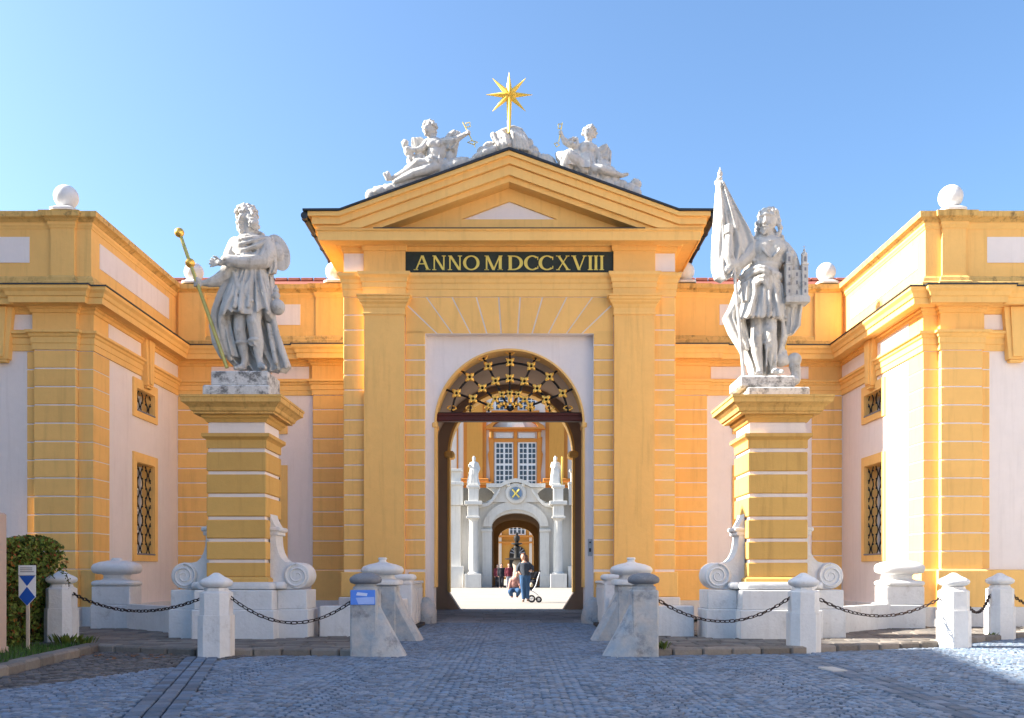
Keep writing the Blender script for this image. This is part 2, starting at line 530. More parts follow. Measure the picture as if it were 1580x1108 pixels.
for s in allsetts:
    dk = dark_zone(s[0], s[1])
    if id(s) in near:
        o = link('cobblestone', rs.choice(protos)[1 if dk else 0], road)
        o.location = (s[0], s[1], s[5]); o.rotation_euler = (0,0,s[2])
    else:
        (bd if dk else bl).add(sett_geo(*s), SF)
for b, m in ((bl, SETT), (bd, SETD)):
    if b.v:
        o = b.build('cobblestone_field', m, road); o['kind'] = 'stuff'
# slabs of the two gutter lines and the dark edge line
def slab_line(a, b, wid, ln, rows, name, m, parent, z=0.004, off=0):
    d = Vector((b[0]-a[0], b[1]-a[1])); L_ = d.length; d.normalize(); n = Vector((-d.y, d.x))
    for rw in range(rows):
        t = rs.uniform(0, ln*.5)
        while t < L_-0.1:
            l = ln*rs.uniform(.75,1.25)
            c = Vector(a)+d*(t+l/2)+n*((rw-(rows-1)/2)*wid+off)
            bb = MB(); bb.box(-wid/2+.006, wid/2-.006, -l/2+.007, l/2-.007, -.03, z+rs.uniform(-.004,.004), 0.01)
            o = bb.build(name, m, parent); o.location = (c.x, c.y, 0); o.rotation_euler = (0,0,math.atan2(d.y,d.x)-PI/2)
            t += l
slab_line(GUT[0][0], GUT[0][1], 0.135, 0.21, 3, 'gutter_slab', SETT, road)
slab_line(GUT[1][0], GUT[1][1], 0.135, 0.21, 3, 'gutter_slab', SETT, road)

# raised pavements on either side, with their kerbs
def in_poly(p, poly):
    c = False
    for (a,b),(x,y) in zip(poly, poly[1:]+poly[:1]):
        if (b > p[1]) != (y > p[1]) and p[0] < (x-a)*(p[1]-b)/(y-b+1e-12)+a: c = not c
    return c
PH = 0.07
PAVL = [(-1.75,12.15),(-4.0,12.25),(-5.65,12.9),(-8.9,13.6),(-13,17.5),(-1.75,20.2)]
PAVR = [(1.75,12.15),(3.75,12.5),(6.2,13.6),(7.95,15.2),(11.5,17.9),(1.75,20.2)]
for poly, K, nm in ((PAVL, KL[:3], 'pavement_left'), (PAVR, KR, 'pavement_right')):
    base = structure(MB().slab(poly, -0.05, PH-0.03).build(nm, MORT))
    y = 12.0; row = 0
    while y < 18.5:
        x = -8.8 if poly is PAVL else 1.8
        xe = -1.8 if poly is PAVL else 9.8
        x += rs.uniform(0,.2)
        while x < xe:
            w_ = rs.uniform(.26,.46)
            cx_ = x+w_/2
            if in_poly((cx_, y-.12), poly) and in_poly((x, y+.12), poly) and in_poly((x+w_, y-.12), poly) and abs(cx_) < .6*y and not (-5.2<cx_<-3.0 and 14.3<y<15.2) and not (3<cx_<5.2 and 14.3<y<15.2):
                bb = MB().box(-w_/2+.009, w_/2-.009, -.125, .125, -.05, rs.uniform(-.006,.006), .012)
                o = bb.build('paving_stone', PAVE, base); o.location = (cx_, y, PH); o.rotation_euler = (0,0,rs.uniform(-.03,.03))
            x += w_
        y += .27; row += 1
    for (a,b),(c,d) in zip(K,K[1:]):
        L_ = math.hypot(c-a,d-b); n_ = max(1,int(L_/.36)); an = math.atan2(d-b,c-a)
        for k in range(n_):
            t = (k+.5)/n_
            l = L_/n_
            bb = MB().box(-l/2+.007, l/2-.007, -.11, .09, -.05, PH+.012+rs.uniform(-.008,.008), .02)
            o = bb.build('kerb_stone', KERB, base); o.location = (a+(c-a)*t, b+(d-b)*t, 0); o.rotation_euler = (0,0,an+rs.uniform(-.02,.02))
# planted verge on the far left behind its own kerb
vp = [(-5.65,12.9),(-5.25,9.8),(-5.0,7.5),(-4.8,5.0),(-14,5.0),(-14,17.4),(-8.9,13.6)]
verge = structure(MB().slab(vp, -0.05, 0.05).build('verge', mat('verge_soil', (0.07,0.075,0.03), .95, .2, 3, .15, .3, 30, hue=(0.045,0.07,0.02))))
for (a,b),(c,d) in zip(KL[2:],KL[3:]):
    L_ = math.hypot(c-a,d-b); n_ = max(1,int(L_/.42)); an = math.atan2(d-b,c-a)
    for k in range(n_):
        t = (k+.5)/n_; l = L_/n_
        bb = MB().box(-l/2+.008, l/2-.008, -.11, .11, -.05, .10+rs.uniform(-.008,.008), .025)
        o = bb.build('kerb_stone', KERB, verge); o.location = (a+(c-a)*t, b+(d-b)*t, 0); o.rotation_euler = (0,0,an+rs.uniform(-.03,.03))
g = MB()
for _ in range(5200):
    x, y = rs.uniform(-7.4,-5.2), rs.uniform(9.8,14.2)
    if not in_poly((x+.12,y),vp) : continue
    if rs.random() > (.9 if y>11.8 else .55): continue
    h = rs.uniform(.03,.10); a = rs.uniform(0,PI); dx, dy = math.cos(a)*.008, math.sin(a)*.008
    lx, ly = rs.uniform(-.04,.04), rs.uniform(-.04,.04)
    g.add([(x-dx,y-dy,.045),(x+dx,y+dy,.045),(x+lx,y+ly,.045+h)],[(0,1,2)])
go = g.build('grass', GRAS); go['kind'] = 'stuff'; tag(go, 'short grass and weeds along the left kerb', 'grass')

# floor of the gate passage and the bright courtyard behind
pf = MB(); pf.box(-2.4,2.4,20.05,27.9,-.05,-.012)
pf = structure(pf.build('passage_floor', MORT))
y = 20.08
while y < 27.8:
    x = -2.4+rs.uniform(0,.3)
    while x < 2.3:
        w_ = rs.uniform(.55,.95)
        o = MB().box(-w_/2+.006,w_/2-.006,-.27,.27,-.05,.004+rs.uniform(-.003,.003),.008).build('floor_slab', SLAB, pf)
        o.location = (x+w_/2, y+.28, 0)
        x += w_
    y += .555
structure(MB().box(-60,60,27.85,160,-.05,.0).build('courtyard_ground', GRAV))

# ================================================================== THE GATEHOUSE
gate = thing('gatehouse', 'yellow and white gatehouse with pediment and arched passage between two wings', 'gatehouse', (0,20.2,0))
GY = 20.2
def G(name, mb, m, parent=gate, smooth=None): return mb.build(name, m, parent, smooth)
JP = 0.03
# core walls (the pale ground that shows in the joints)
core = MB()
for s in (-1,1):
    core.box(s*1.81, s*3.55, GY+.012, GY+.7, 0, 8.05)
core.box(-1.81, 1.81, GY+.012, GY+.7, 6.2, 8.05)
G('wall', core, WHT)
G('passage_wall', MB().prism(arch_poly(-3.55,3.55,0,8.05,2.25,4.35,2.2,32), GY+.701, 27.4), PSHD, smooth=30)
G('rear_wall', MB().prism(arch_poly(-3.55,3.55,0,8.05,1.86,4.55,1.86,32), 27.401, 27.85), PSHD, smooth=30)
G('rear_arch_trim', MB().prism(rib_poly(0,1.86,4.55,.07,.5,32), 27.35, 27.88), YELB, smooth=30)
for s in (-1,1):
    G('impost', MB().box(s*1.66,s*1.95,27.30,27.9,4.42,4.62,.05), YELB)
    G('jamb_foot', MB().prism([(s*1.855,0),(s*1.5,0),(s*1.855,.55)],27.33,27.9), PSHD)
# white surround with the arch
G('arch_surround', MB().prism(arch_poly(-1.808,1.808,0,6.199,1.634,4.30,1.634,40), GY+.20, GY+.69), WHT, smooth=30)
G('arch_trim', MB().prism(rib_poly(0,1.633,4.30,.04,.75,40), GY+.18, GY+.72), YELB, smooth=30)
for s in (-1,1):
    G('impost', MB().box(s*1.57,s*1.68,GY+.16,GY+.74,4.22,4.33,.02), YELB)

# rusticated blocks, outer and inner strips
top = 6.61; hrow = 0.3225
for s in (-1,1):
    for k in range(17):
        z1 = top-k*hrow; z0 = z1-hrow
        if z0 < 1.09: z0 = 1.09
        if z1-z0 < .1: continue
        G('quoin_block', MB().box(s*3.112,s*3.57,GY,GY+.06,z0+.0115,z1-.0115,.012), YEL)
        G('side_block', MB().box(s*3.552,s*3.574,GY+.062,21.76,z0+.0115,z1-.0115,.006), YEL)
        if k >= 1:
            G('quoin_block', MB().box(s*1.812,s*2.238,GY,GY+.06,z0+.0115,z1-.0115,.012), YEL)
    G('quoin_block', MB().box(s*3.112,s*3.57,GY,GY+.06,6.62,6.99,.012), YEL)
    # foot of the wall
    G('wall_base', MB().box(s*3.05,s*3.62,GY-.05,GY+.06,.55,1.085,.02), YELB)
    G('wall_base', MB().box(s*1.812,s*2.17,GY-.03,GY+.06,0,1.085,.02), YELB)
    G('wall_base', MB().box(s*3.0,s*3.66,GY-.09,GY+.06,0,.545,.02), WPNT)
# flat arch of fanned blocks
tb = [(.23,.18),(.71,.49),(1.23,.84),(1.78,1.23),(2.30,1.56)]
gap = .016
Zt, Zb = 6.985, 6.215
G('voussoir', MB().prism([(-tb[0][1]+gap,Zb),(tb[0][1]-gap,Zb),(tb[0][0]-gap,Zt),(-tb[0][0]+gap,Zt)], GY-.008, GY+.05), YEL)
for s in (-1,1):
    for k in range(3):
        (t0,b0),(t1,b1) = tb[k],tb[k+1]
        G('voussoir', MB().prism([(s*(b0+gap),Zb),(s*(b1-gap),Zb),(s*(t1-gap),Zt),(s*(t0+gap),Zt)], GY, GY+.05), YEL)
    (t0,b0),(t1,b1) = tb[3],tb[4]
    G('voussoir', MB().prism([(s*(b0+gap),Zb),(s*(b1-gap),Zb),(s*2.232,6.88),(s*2.232,Zt),(s*(t0+gap),Zt)], GY, GY+.05), YEL)
    G('voussoir', MB().prism([(s*(b1+gap+.006),Zb),(s*2.232,Zb),(s*2.232,6.83)], GY, GY+.05), YEL)
# pilasters
for s in (-1,1):
    xa, xb = (-3.107,-2.243) if s < 0 else (2.243,3.107)
    pil = G('pilaster', MB().box(xa,xb,GY-.12,GY+.06,.62,6.58), YEL)
    pth = [(xa,GY+.05),(xa,GY-.12),(xb,GY-.12),(xb,GY+.05)]
    G('capital', MB().sweep(pth,[(-.05,6.58),(.02,6.58),(.025,6.62),(.012,6.63),(.012,6.72),(.035,6.76),(.045,6.80),(.085,6.84),(.09,6.87),(.12,6.90),(.125,6.95),(.15,6.96),(.15,6.99),(-.05,6.99)]), YELB, pil)
    G('base', MB().sweep(pth,[(-.05,0),(.09,0),(.09,.5),(.05,.52),(.05,.60),(.02,.615),(-.05,.615)]), YELB, pil)
# architrave, frieze, cornice
def jog(p0, p1, jogs, d):
    """straight front from p0 to p1 (x), stepping out by d over each jog"""
    pts = [(p0, GY)]
    for a,b in jogs: pts += [(a,GY),(a,GY-d),(b,GY-d),(b,GY)]
    return pts+[(p1,GY)]
fr = [(-3.57,21.9)] + jog(-3.57,3.57,[(-3.12,-2.23),(2.23,3.12)],.11) + [(3.57,21.9)]
G('architrave', MB().sweep(fr,[(-.04,7.0),(.015,7.0),(.015,7.15),(.03,7.16),(.03,7.27),(.05,7.29),(.06,7.36),(.11,7.42),(.115,7.485),(-.04,7.485)]), YELB)
frz = [(-3.57,27.8)] + jog(-3.57,3.57,[(-3.12,-2.23),(2.23,3.12)],.09) + [(3.57,27.8)]
G('frieze', MB().sweep(frz,[(-.04,7.487),(.0,7.487),(.0,7.95),(.03,7.96),(.04,8.03),(.04,8.06),(-.04,8.06)]), YEL)
for s in (-1,1):
    G('frieze_panel', MB().box(s*3.135,s*3.555,GY-.008,GY+.02,7.54,7.925), WHT)
crn = [(-3.57,27.8),(-3.57,GY),(3.57,GY),(3.57,27.8)]
G('cornice', MB().sweep(crn,[(-.1,8.061),(.12,8.061),(.14,8.075),(.42,8.075),(.42,8.055),(.45,8.055),(.46,8.24),(.50,8.26),(.50,8.285),(-.1,8.285)]), YELB)
G('cornice_flashing', MB().box(-2.85,2.85,GY-.515,GY+.01,8.286,8.302), LEAD)
# raking cornice in four stepped mouldings
TOPZ, SL, XF, ZF = 9.87, .358, 3.55, 8.60
def rk(t, xe): return [(-xe,ZF-t),(-XF,ZF-t),(0,TOPZ-t),(XF,ZF-t),(xe,ZF-t)]
rake = G('raking_cornice', MB().prism(rk(0,4.20)+rk(.09,4.20)[::-1], GY-.62, GY+.1), YELB)
G('moulding', MB().prism(rk(.09,4.13)+rk(.235,4.13)[::-1], GY-.55, GY+.1), YELB, rake)
G('moulding', MB().prism([(-4.06,8.303)]+rk(.25,4.06)+[(4.06,8.303)]+[((TOPZ-.45-8.303)/SL,8.303),(0,TOPZ-.45),(-(TOPZ-.45-8.303)/SL,8.303)], GY-.49, GY+.1), YELB, rake)
G('moulding', MB().prism([(-(TOPZ-.45-8.303)/SL,8.303),(0,TOPZ-.451),((TOPZ-.45-8.303)/SL,8.303),((TOPZ-.56-8.303)/SL,8.303),(0,TOPZ-.56),(-(TOPZ-.56-8.303)/SL,8.303)], GY-.40, GY+.1), YELB, rake)
G('moulding', MB().prism(rk(.232,4.10)+rk(.255,4.10)[::-1], GY-.46, GY+.1), YELB, rake)
# tympanum
tx = (TOPZ-.56-8.303)/SL
G('tympanum', MB().prism([(-tx-.1,8.29),(tx+.1,8.29),(0,TOPZ-.53)], GY+.0, GY+.3), WHT)
ti = 1.03
G('tympanum_frame', MB().prism([(-tx-.08,8.304),(tx+.08,8.304),(0,TOPZ-.535),(0,9.035),(ti,8.645),(-ti,8.645),(0,9.034),(0,TOPZ-.536)], GY-.05, GY+.05), YELB)
# side crown, roof and gutters
for s in (-1,1):
    G('eaves', MB().box(s*3.5,s*4.12,GY+.101,27.8,8.287,8.58), YELB)
    G('eaves', MB().box(s*4.12,s*4.20,GY+.101,27.8,8.40,8.58,.01), YELB)
    gut = MB()
    gut.tube([(s*4.275,GY-.60,8.525),(s*4.275,27.9,8.525)], .075, 12)
    gut = G('gutter', gut, LEAD, smooth=40)
    for k in range(9):
        yy = GY-.45+k*.9
        G('bracket', MB().tube([(s*4.275+.083*math.cos(a),yy,8.525+.083*math.sin(a)) for a in [2*PI*i/14 for i in range(14)]], .009, 5, True), LEAD, gut)
rf = [(-4.30,8.605),(-3.55,8.605),(0,9.875),(3.55,8.605),(4.30,8.605),(4.30,8.645),(3.53,8.65),(0,9.925),(-3.53,8.65),(-4.30,8.645)]
G('roof', MB().prism(rf, GY-.66, 27.95), LEAD)
G('gable_infill', MB().prism([(-3.5,8.10),(3.5,8.10),(3.5,8.55),(0,9.8),(-3.5,8.55)], GY+.31, 27.8), WHT)

# plaque with the inscription
plq = G('inscription_plaque', MB().box(-2.225,2.225,GY-.05,GY+.01,7.492,7.948), PLQ)
LH = 0.310
def letter(ch):
    """serif capitals, unit height; returns polygons and width"""
    q = []
    def bar(x0,z0,x1,z1,w): q.append([(x0-w/2,z0),(x0+w/2,z0),(x1+w/2,z1),(x1-w/2,z1)])
    def ser(x,z,w=.28):
        h=.05
        q.append([(x-w/2,z),(x+w/2,z),(x+w/2,z+h),(x-w/2,z+h)] if z < .5 else [(x-w/2,1-h),(x+w/2,1-h),(x+w/2,1),(x-w/2,1)])
    def ring(cx,rx,rz,th,tv,a0,a1,n=22):
        for i in range(n):
            a, b = R(a0+(a1-a0)*i/n), R(a0+(a1-a0)*(i+1)/n)
            def pt(t,o): return (cx+(rx-(th if o else 0))*math.cos(t), .5+(rz-(tv if o else 0))*math.sin(t))
            q.append([pt(a,0),pt(b,0),pt(b,1),pt(a,1)])
    if ch == 'A':
        bar(.12,0,.50,1,.09); bar(.88,0,.52,1,.17); bar(.28,.40,.74,.40,0); q.append([(.26,.40),(.76,.40),(.74,.46),(.29,.46)]); ser(.12,0); ser(.88,0,.3); w=1.0
    elif ch == 'N':
        bar(.14,0,.14,1,.09); bar(.80,0,.80,1,.09); bar(.78,0,.16,1,.18); ser(.14,0); ser(.80,1); ser(.10,1,.16); w=.95
    elif ch == 'O':
        ring(.52,.52,.51,.19,.08,0,360,36); w=1.04
    elif ch == 'M':
        bar(.13,0,.13,1,.10); bar(1.0,0,1.0,1,.19); bar(.58,0,.16,1,.18); bar(.58,0,.97,1,.09); ser(.13,0); ser(1.0,0,.34); ser(.10,1,.2); ser(1.02,1,.24); w=1.15
    elif ch == 'D':
        bar(.17,0,.17,1,.19); ring(.38,.56,.50,.20,.08,-90,90); q.append([(.1,0),(.40,0),(.40,.075),(.1,.075)]); q.append([(.1,1),(.40,1),(.40,.925),(.1,.925)]); ser(.12,0,.2); ser(.12,1,.2); w=.95
    elif ch == 'C':
        ring(.50,.50,.51,.20,.08,48,312,30); q.append([(.80,.70),(.86,.70),(.86,.93),(.80,.90)]); q.append([(.80,.12),(.86,.08),(.86,.30),(.82,.28)]); w=.90
    elif ch == 'X':
        bar(.82,0,.14,1,.18); bar(.12,0,.78,1,.08); ser(.82,0,.32); ser(.12,0,.26); ser(.14,1,.32); ser(.78,1,.26); w=.95
    elif ch == 'V':
        bar(.50,0,.14,1,.18); bar(.50,0,.86,1,.08); ser(.14,1,.32); ser(.86,1,.26); w=.98
    else:
        bar(.15,0,.15,1,.18); ser(.15,0,.32); ser(.15,1,.32); w=.30
    return q, w
# left and right edge of each letter measured on the plaque
LET = [('A',638.5,664),('N',667,688),('N',691,713),('O',714.5,740),('M',747.5,776),('D',783.5,807),('C',808.5,830.5),('C',831,853.5),('X',858,880),('V',881.5,905),('I',907,914.5),('I',916,923),('I',925,932)]
def px(x): return CAMX+(x-CXP)*(GY-.05)/FPX
for ch,a,b in LET:
    q,w = letter(ch); x0, x1 = px(a), px(b); mb = MB()
    xs = [p[0] for c in q for p in c]; mn, mx = min(xs), max(xs)
    for i,c in enumerate(q):
        mb.prism([(x0+(p[0]-mn)/(mx-mn)*(x1-x0), 7.555+p[1]*LH) for p in c], GY-.062-.0006*(i%4), GY-.048)
    G('letter', mb, GOLDP, plq)

# timber transom and the wrought fanlight grille
BZ = GY+.42
G('transom_beam', MB().box(-1.60,1.60,BZ-.10,BZ+.12,4.385,4.56,.015).box(-1.60,1.60,BZ-.13,BZ+.02,4.49,4.53,.01), BEAM)
grl = G('fanlight_grille', MB().box(-1.59,1.59,BZ-.02,BZ+.02,4.562,4.585), IRON)
def g5(x,y): return P(640+x/5.037, 500+y/5.037, BZ)
outer = [(325,540),(428,415),(570,330),(740,300),(905,330),(1047,412),(1150,540)]
midr = [(452,582),(525,500),(627,445),(738,425),(852,447),(950,503),(1020,590)]
inner = [(585,637),(625,585),(675,550),(738,545),(805,550),(855,587),(893,637)]
ends = [(208,497),(343,345),(525,250),(740,205),(950,248),(1132,342),(1265,487)]
bars = [(outer[i],outer[i+1]) for i in range(6)]+[(midr[i],midr[i+1]) for i in range(6)]+[(inner[i],inner[i+1]) for i in range(6)]
bars += list(zip(outer,midr))+list(zip(midr,inner))+list(zip(ends,outer))
bars += [(outer[0],(288,682)),(outer[6],(1190,682)),(midr[0],(430,682)),(midr[6],(1050,682)),(inner[0],(575,682)),(inner[6],(898,682))]
bars += [(inner[k],(740,675)) for k in (1,2,4,5)]
for a,b in bars:
    pa, pb = g5(*a), g5(*b); m_ = (pa+pb)/2
    m_ = m_+(m_-Vector((0,BZ,4.5))).normalized()*.012
    G('bar', MB().tube([pa,m_,pb], .026, 6), IRON, grl)
def rosette(c, r):
    b = MB()
    for k in range(4):
        a = PI/4+k*PI/2
        b.sphere((c.x+math.cos(a)*r*.62, c.y-.035, c.z+math.sin(a)*r*.62), (r*.42,.022,r*.42), 8, 5)
        b.sphere((c.x+math.cos(a)*r*.98, c.y-.035, c.z+math.sin(a)*r*.98), (r*.22,.018,r*.22), 6, 4)
    b.tube([(c.x+r*.42*math.cos(t),c.y-.05,c.z+r*.42*math.sin(t)) for t in [2*PI*i/12 for i in range(12)]], r*.14, 5, True)
    return b
for p in outer+midr: G('rosette', rosette(g5(*p), .108), GOLD, grl, 60)
for p in inner: G('rosette', rosette(g5(*p), .088), GOLD, grl, 60)
for i,p in enumerate(ends+[(288,672),(1190,672),(430,672),(1050,672),(575,672),(898,672)]):
    c = g5(*p); b = MB()
    rd = (Vector((0,BZ,4.4))-c).normalized() if i < 7 else Vector((0,0,1))
    tn = Vector((rd.z,0,-rd.x))
    for s in (-1,1):
        pts = [c+rd*(.10-.02*k)+tn*s*(.02+.075*math.sin(k/5*PI)) for k in range(6)]
        b.tube([q+Vector((0,-.03,0)) for q in pts], [.014,.017,.018,.018,.017,.022], 6)
        b.sphere(pts[3]+Vector((0,-.035,0)), .022, 6, 4)
    G('scroll', b, GOLD, grl, 60)
b = MB()
for s in (-1,1):
    cx_ = g5(740+s*45,655)
    pts = [Vector((cx_.x+s*(.11-.014*k)*math.cos(k*.55), BZ-.04, cx_.z+(.11-.014*k)*math.sin(k*.55))) for k in range(9)]
    b.tube(pts, .02, 6)
    for k in range(4):
        a = R(25+k*32)
        b.sphere((cx_.x+s*.14*math.cos(a), BZ-.04, cx_.z+.10*math.sin(a)), (.03,.02,.045), 6, 5)
c = g5(740,590); b.sphere((c.x,BZ-.05,c.z),(.05,.03,.09),8,6)
G('centre_ornament', b, GOLD, grl, 60)
# entry panel on the right jamb
ip = G('intercom_panel', MB().box(1.70,1.795,GY+.185,GY+.201,1.43,1.80,.006), mat('grey_steel',(.35,.37,.40),.4,.05,3,.03,0,20,metal=.3))
G('lens', MB().lathe((0,0,0),[(.0,0),(.022,0),(.022,.012),(0,.012)],10), IRON, ip)
for ch in ip.children:
    ch.location = (1.748,GY+.186,1.725); ch.rotation_euler = (PI/2,0,0)
G('keypad', MB().box(1.725,1.77,GY+.178,GY+.186,1.52,1.60), IRON, ip)

# ================================================================== THE WINGS
def wing(s, label):
    root = thing('wing_building', label, 'building', (s*-8.0,19.7,0))
    FX = lambda v: Vector((-s*v.x if s > 0 else v.x, v.y, v.z))
    # built with negative x for the left side; mirrored for the right one
    FX = (lambda v: v) if s < 0 else (lambda v: Vector((-v.x, v.y, v.z)))
    def B(T=None): return MB((lambda v: FX(T(v))) if T else FX)
    def A(name, mb, m, parent=root, smooth=None): return mb.build(name, m, parent, smooth)
    XC, YF, YB, XG = -7.73, 17.5, 21.9, -3.53
    XL = -13.2
    zc = 19.95                                   # window centre along the side wall
    # --- walls with window openings
    def wallgrid(T, u0, u1, v0, v1, holes, d):
        us = sorted({u0,u1}|{h[0] for h in holes}|{h[1] for h in holes})
        vs = sorted({v0,v1}|{h[2] for h in holes}|{h[3] for h in holes})
        b = B(T)
        for a,c in zip(us,us[1:]):
            for e,g_ in zip(vs,vs[1:]):
                if any(h[0]<=a and c<=h[1] and h[2]<=e and g_<=h[3] for h in holes): continue
                for w_ in (0,-d):
                    b.add([(a,w_,e),(c,w_,e),(c,w_,g_),(a,w_,g_)],[(0,1,2,3)])
        for h in holes:
            a,c,e,g_ = h
            b.add([(a,0,e),(a,-d,e),(a,-d,g_),(a,0,g_),(c,0,e),(c,-d,e),(c,-d,g_),(c,0,g_)],[(0,1,2,3),(4,7,6,5),(0,4,5,1),(3,2,6,7)])
        return b
    side = lambda v: Vector((XC-.012+v.y, zc+v.x, v.z))     # u along y, w outward +x
    back = lambda v: Vector((-5.83+v.x, YB-v.y, v.z))
    hl = (-.48,.48,1.44,3.37); hs = (-.48,.48,4.43,4.90)
    fw = A('wall', B().box(XL,XC-.014,YF+.013,YF+.45,0,6.3), WHT)
    A('wall', wallgrid(side, YF+.04-zc, YB-zc+.4, 0, 6.3, [hl,hs], .40), WHT)
    A('wall', wallgrid(back, XC+.01+5.83, XG+5.83, 0, 6.3, [hl,hs], .40), WHT)
    A('rear_fill', B().box(XL,XG,YB+1.2,YB+1.3,0,7.2), WHT)
    # --- windows
    def window(T, h):
        a,c,e,g_ = h
        fwid = .17
        fr_ = B(T)
        fr_.prism([(a-fwid,e-.13),(c+fwid,e-.13),(c+fwid,g_+.2),(a-fwid,g_+.2),(a-fwid,e-.131),(a,e),(a,g_),(c,g_),(c,e),(a,e-.0005)], -.02, .035)
        win = A('window', fr_, YELB)
        # reveal lining
        A('reveal', B(T).box(a,a+.012,-.30,.0,e,g_).box(c-.012,c,-.30,0,e,g_).box(a,c,-.30,0,g_-.012,g_), YELB, win)
        A('sill', B(T).box(a+.002,c-.002,-.30,.05,e-.0,e+.035,.008), SGNG, win)
        cs = B(T)
        mid = (a+c)/2
        for u in (a+.035,mid,c-.035): cs.box(u-.035,u+.035,-.30,-.25,e+.035,g_-.01)
        nv = 4 if g_-e > 1 else 1
        for k in range(nv+1):
            v = e+.06+(g_-e-.10)*k/nv
            cs.box(a+.03,c-.03,-.295,-.255,v-.022,v+.022)
        A('casement', cs, WOOD, win)
        A('pane', B(T).box(a+.01,c-.01,-.285,-.275,e+.03,g_-.02), PANE, win)
        # wrought bars
        nb = 5
        y0 = -.055
        L_ = g_-e-.05
        for k in range(nb):
            u0 = a+.05+(c-a-.10)*k/(nb-1)
            sg = 1 if k%2 else -1
            n_ = max(8,int(L_/.05)); per = .40
            pts = [(u0+sg*.058*math.sin(2*PI*(i/n_*L_)/per), y0+(.008 if k%2 else -.008), e+.045+L_*i/n_*.985) for i in range(n_+1)]
            rg = B(T).tube(pts, .013, 6)
            t = per/2
            while t < L_-.03:
                if k < nb-1 or True:
                    rg.sphere((u0, y0, e+.045+t*.985), .024, 6, 4)
                t += per/2
            A('grille_bar', rg, IRON, win, 60)
        return win
    for T in (side, back):
        for h in (hl, hs): window(T, h)
    # --- plan path of the mouldings, with steps round the pilasters
    J = .11
    path = [(XL,YF),(-8.79,YF),(-8.79,YF-J),(-8.0,YF-J),(-8.0,YF),(XC,YF),(XC,YB),(-7.05,YB) ,(-4.575,YB),(-4.575,YB-J),(XG,YB-J)]
    path = [p for p in path if p != (-7.05,YB)]
    A('plinth', B().sweep(path,[(-.1,0),(.10,0),(.10,.43),(-.1,.43)]), WPNT)
    A('pilaster_core', B().box(-8.77,-8.02,YF-J+.012,YF+.03,.45,5.2), WHT)
    A('pilaster_core', B().box(-4.56,XG,YB-J+.012,YB+.03,.45,5.2), WHT)
    A('pilaster_core', B().box(XC-.01,-7.045,YB-.023,YB+.03,.45,5.2), WHT)
    A('plinth_course', B().box(XC+.02,-7.0,YB-.05,YB+.04,.431,1.125,.01), YELB)
    A('plinth_course', B().box(-4.60,XG,YB-J-.03,YB+.04,.431,1.125,.01), YELB)
    A('plinth_course', B().sweep(path[:6]+[(XC,YF+.72)],[(-.1,.431),(.06,.431),(.06,1.10),(.03,1.125),(-.1,1.125)]), YELB)
    A('architrave', B().sweep(path,[(-.1,5.195),(.02,5.195),(.02,5.31),(.035,5.315),(.035,5.42),(.06,5.44),(.07,5.48),(.11,5.50),(.11,5.545),(-.1,5.545)]), YELB)
    A('frieze', B().sweep(path,[(-.1,5.546),(.012,5.546),(.012,5.87),(.04,5.88),(.05,5.93),(.08,5.95),(.08,5.985),(-.1,5.985)]), YEL)
    A('cornice', B().sweep(path,[(-.1,5.986),(.10,5.986),(.12,6.0),(.28,6.005),(.28,5.985),(.30,5.985),(.305,6.09),(.33,6.105),(.35,6.17),(.40,6.22),(.405,6.275),(-.1,6.275)]), YELB)
    A('cornice_flashing', B().sweep(path,[(-.1,6.276),(.425,6.276),(.425,6.30),(-.02,6.335),(-.1,6.335)]), LEAD)
    Pp = -.07
    PJ = .06
    ppath = [(XL,YF),(-8.60,YF),(-8.60,YF-PJ),(-8.02,YF-PJ),(-8.02,YF),(XC,YF),(XC,YB),(-7.12,YB),(-7.12,YB),(-4.60,YB),(-4.60,YB-PJ),(XG,YB-PJ)]
    ppath = [(XL,YF),(-8.60,YF),(-8.60,YF-PJ),(-8.02,YF-PJ),(-8.02,YF),(XC,YF),(XC,YB-.0),(-4.60,YB),(-4.60,YB-PJ),(XG,YB-PJ)]
    A('parapet', B().sweep(ppath,[(-.40,6.30),(Pp,6.30),(Pp,7.63),(-.40,7.63)]), YEL)
    A('parapet_base', B().sweep(ppath,[(-.38,6.301),(Pp+.09,6.301),(Pp+.09,6.47),(Pp+.06,6.50),(Pp+.05,6.56),(Pp+.02,6.60),(-.38,6.60)]), COPE)
    A('parapet_moulding', B().sweep(ppath,[(-.38,7.49),(Pp+.012,7.49),(Pp+.02,7.52),(Pp+.04,7.55),(Pp+.04,7.6),(-.38,7.6)]), YELB)
    A('coping', B().sweep(ppath,[(-.46,7.60),(Pp+.05,7.60),(Pp+.09,7.64),(Pp+.15,7.67),(Pp+.16,7.77),(Pp+.02,7.81),(-.46,7.81)]), COPE)
    A('pier_corner', B().box(XC+.0,-7.10,YB-.01,YB+.3,6.34,7.60,.01), YEL)
    # white panels in parapet and frieze
    yp = YF-Pp
    A('parapet_panel', B().box(XL+.3,-8.95,yp-.012,yp+.05,6.86,7.34), WHT)
    A('parapet_panel', B().box(XC+Pp-.05,XC+Pp+.012,YF+.42,YB-.42,6.86,7.34), WHT)
    A('parapet_panel', B().box(-6.75,-4.90,YB-Pp-.012,YB-Pp+.05,6.86,7.34), WHT)
    A('frieze_panel', B().box(XL+.2,-9.62,YF-.022,YF+.02,5.585,5.865), WHT)
    A('frieze_panel', B().box(-9.20,-8.83,YF-.022,YF+.02,5.585,5.865), WHT)
    for a,c in ((YF+.62,zc-.28),(zc+.28,YB-.08)):
        A('frieze_panel', B().box(XC-.02,XC+.022,a,c,5.585,5.865), WHT)
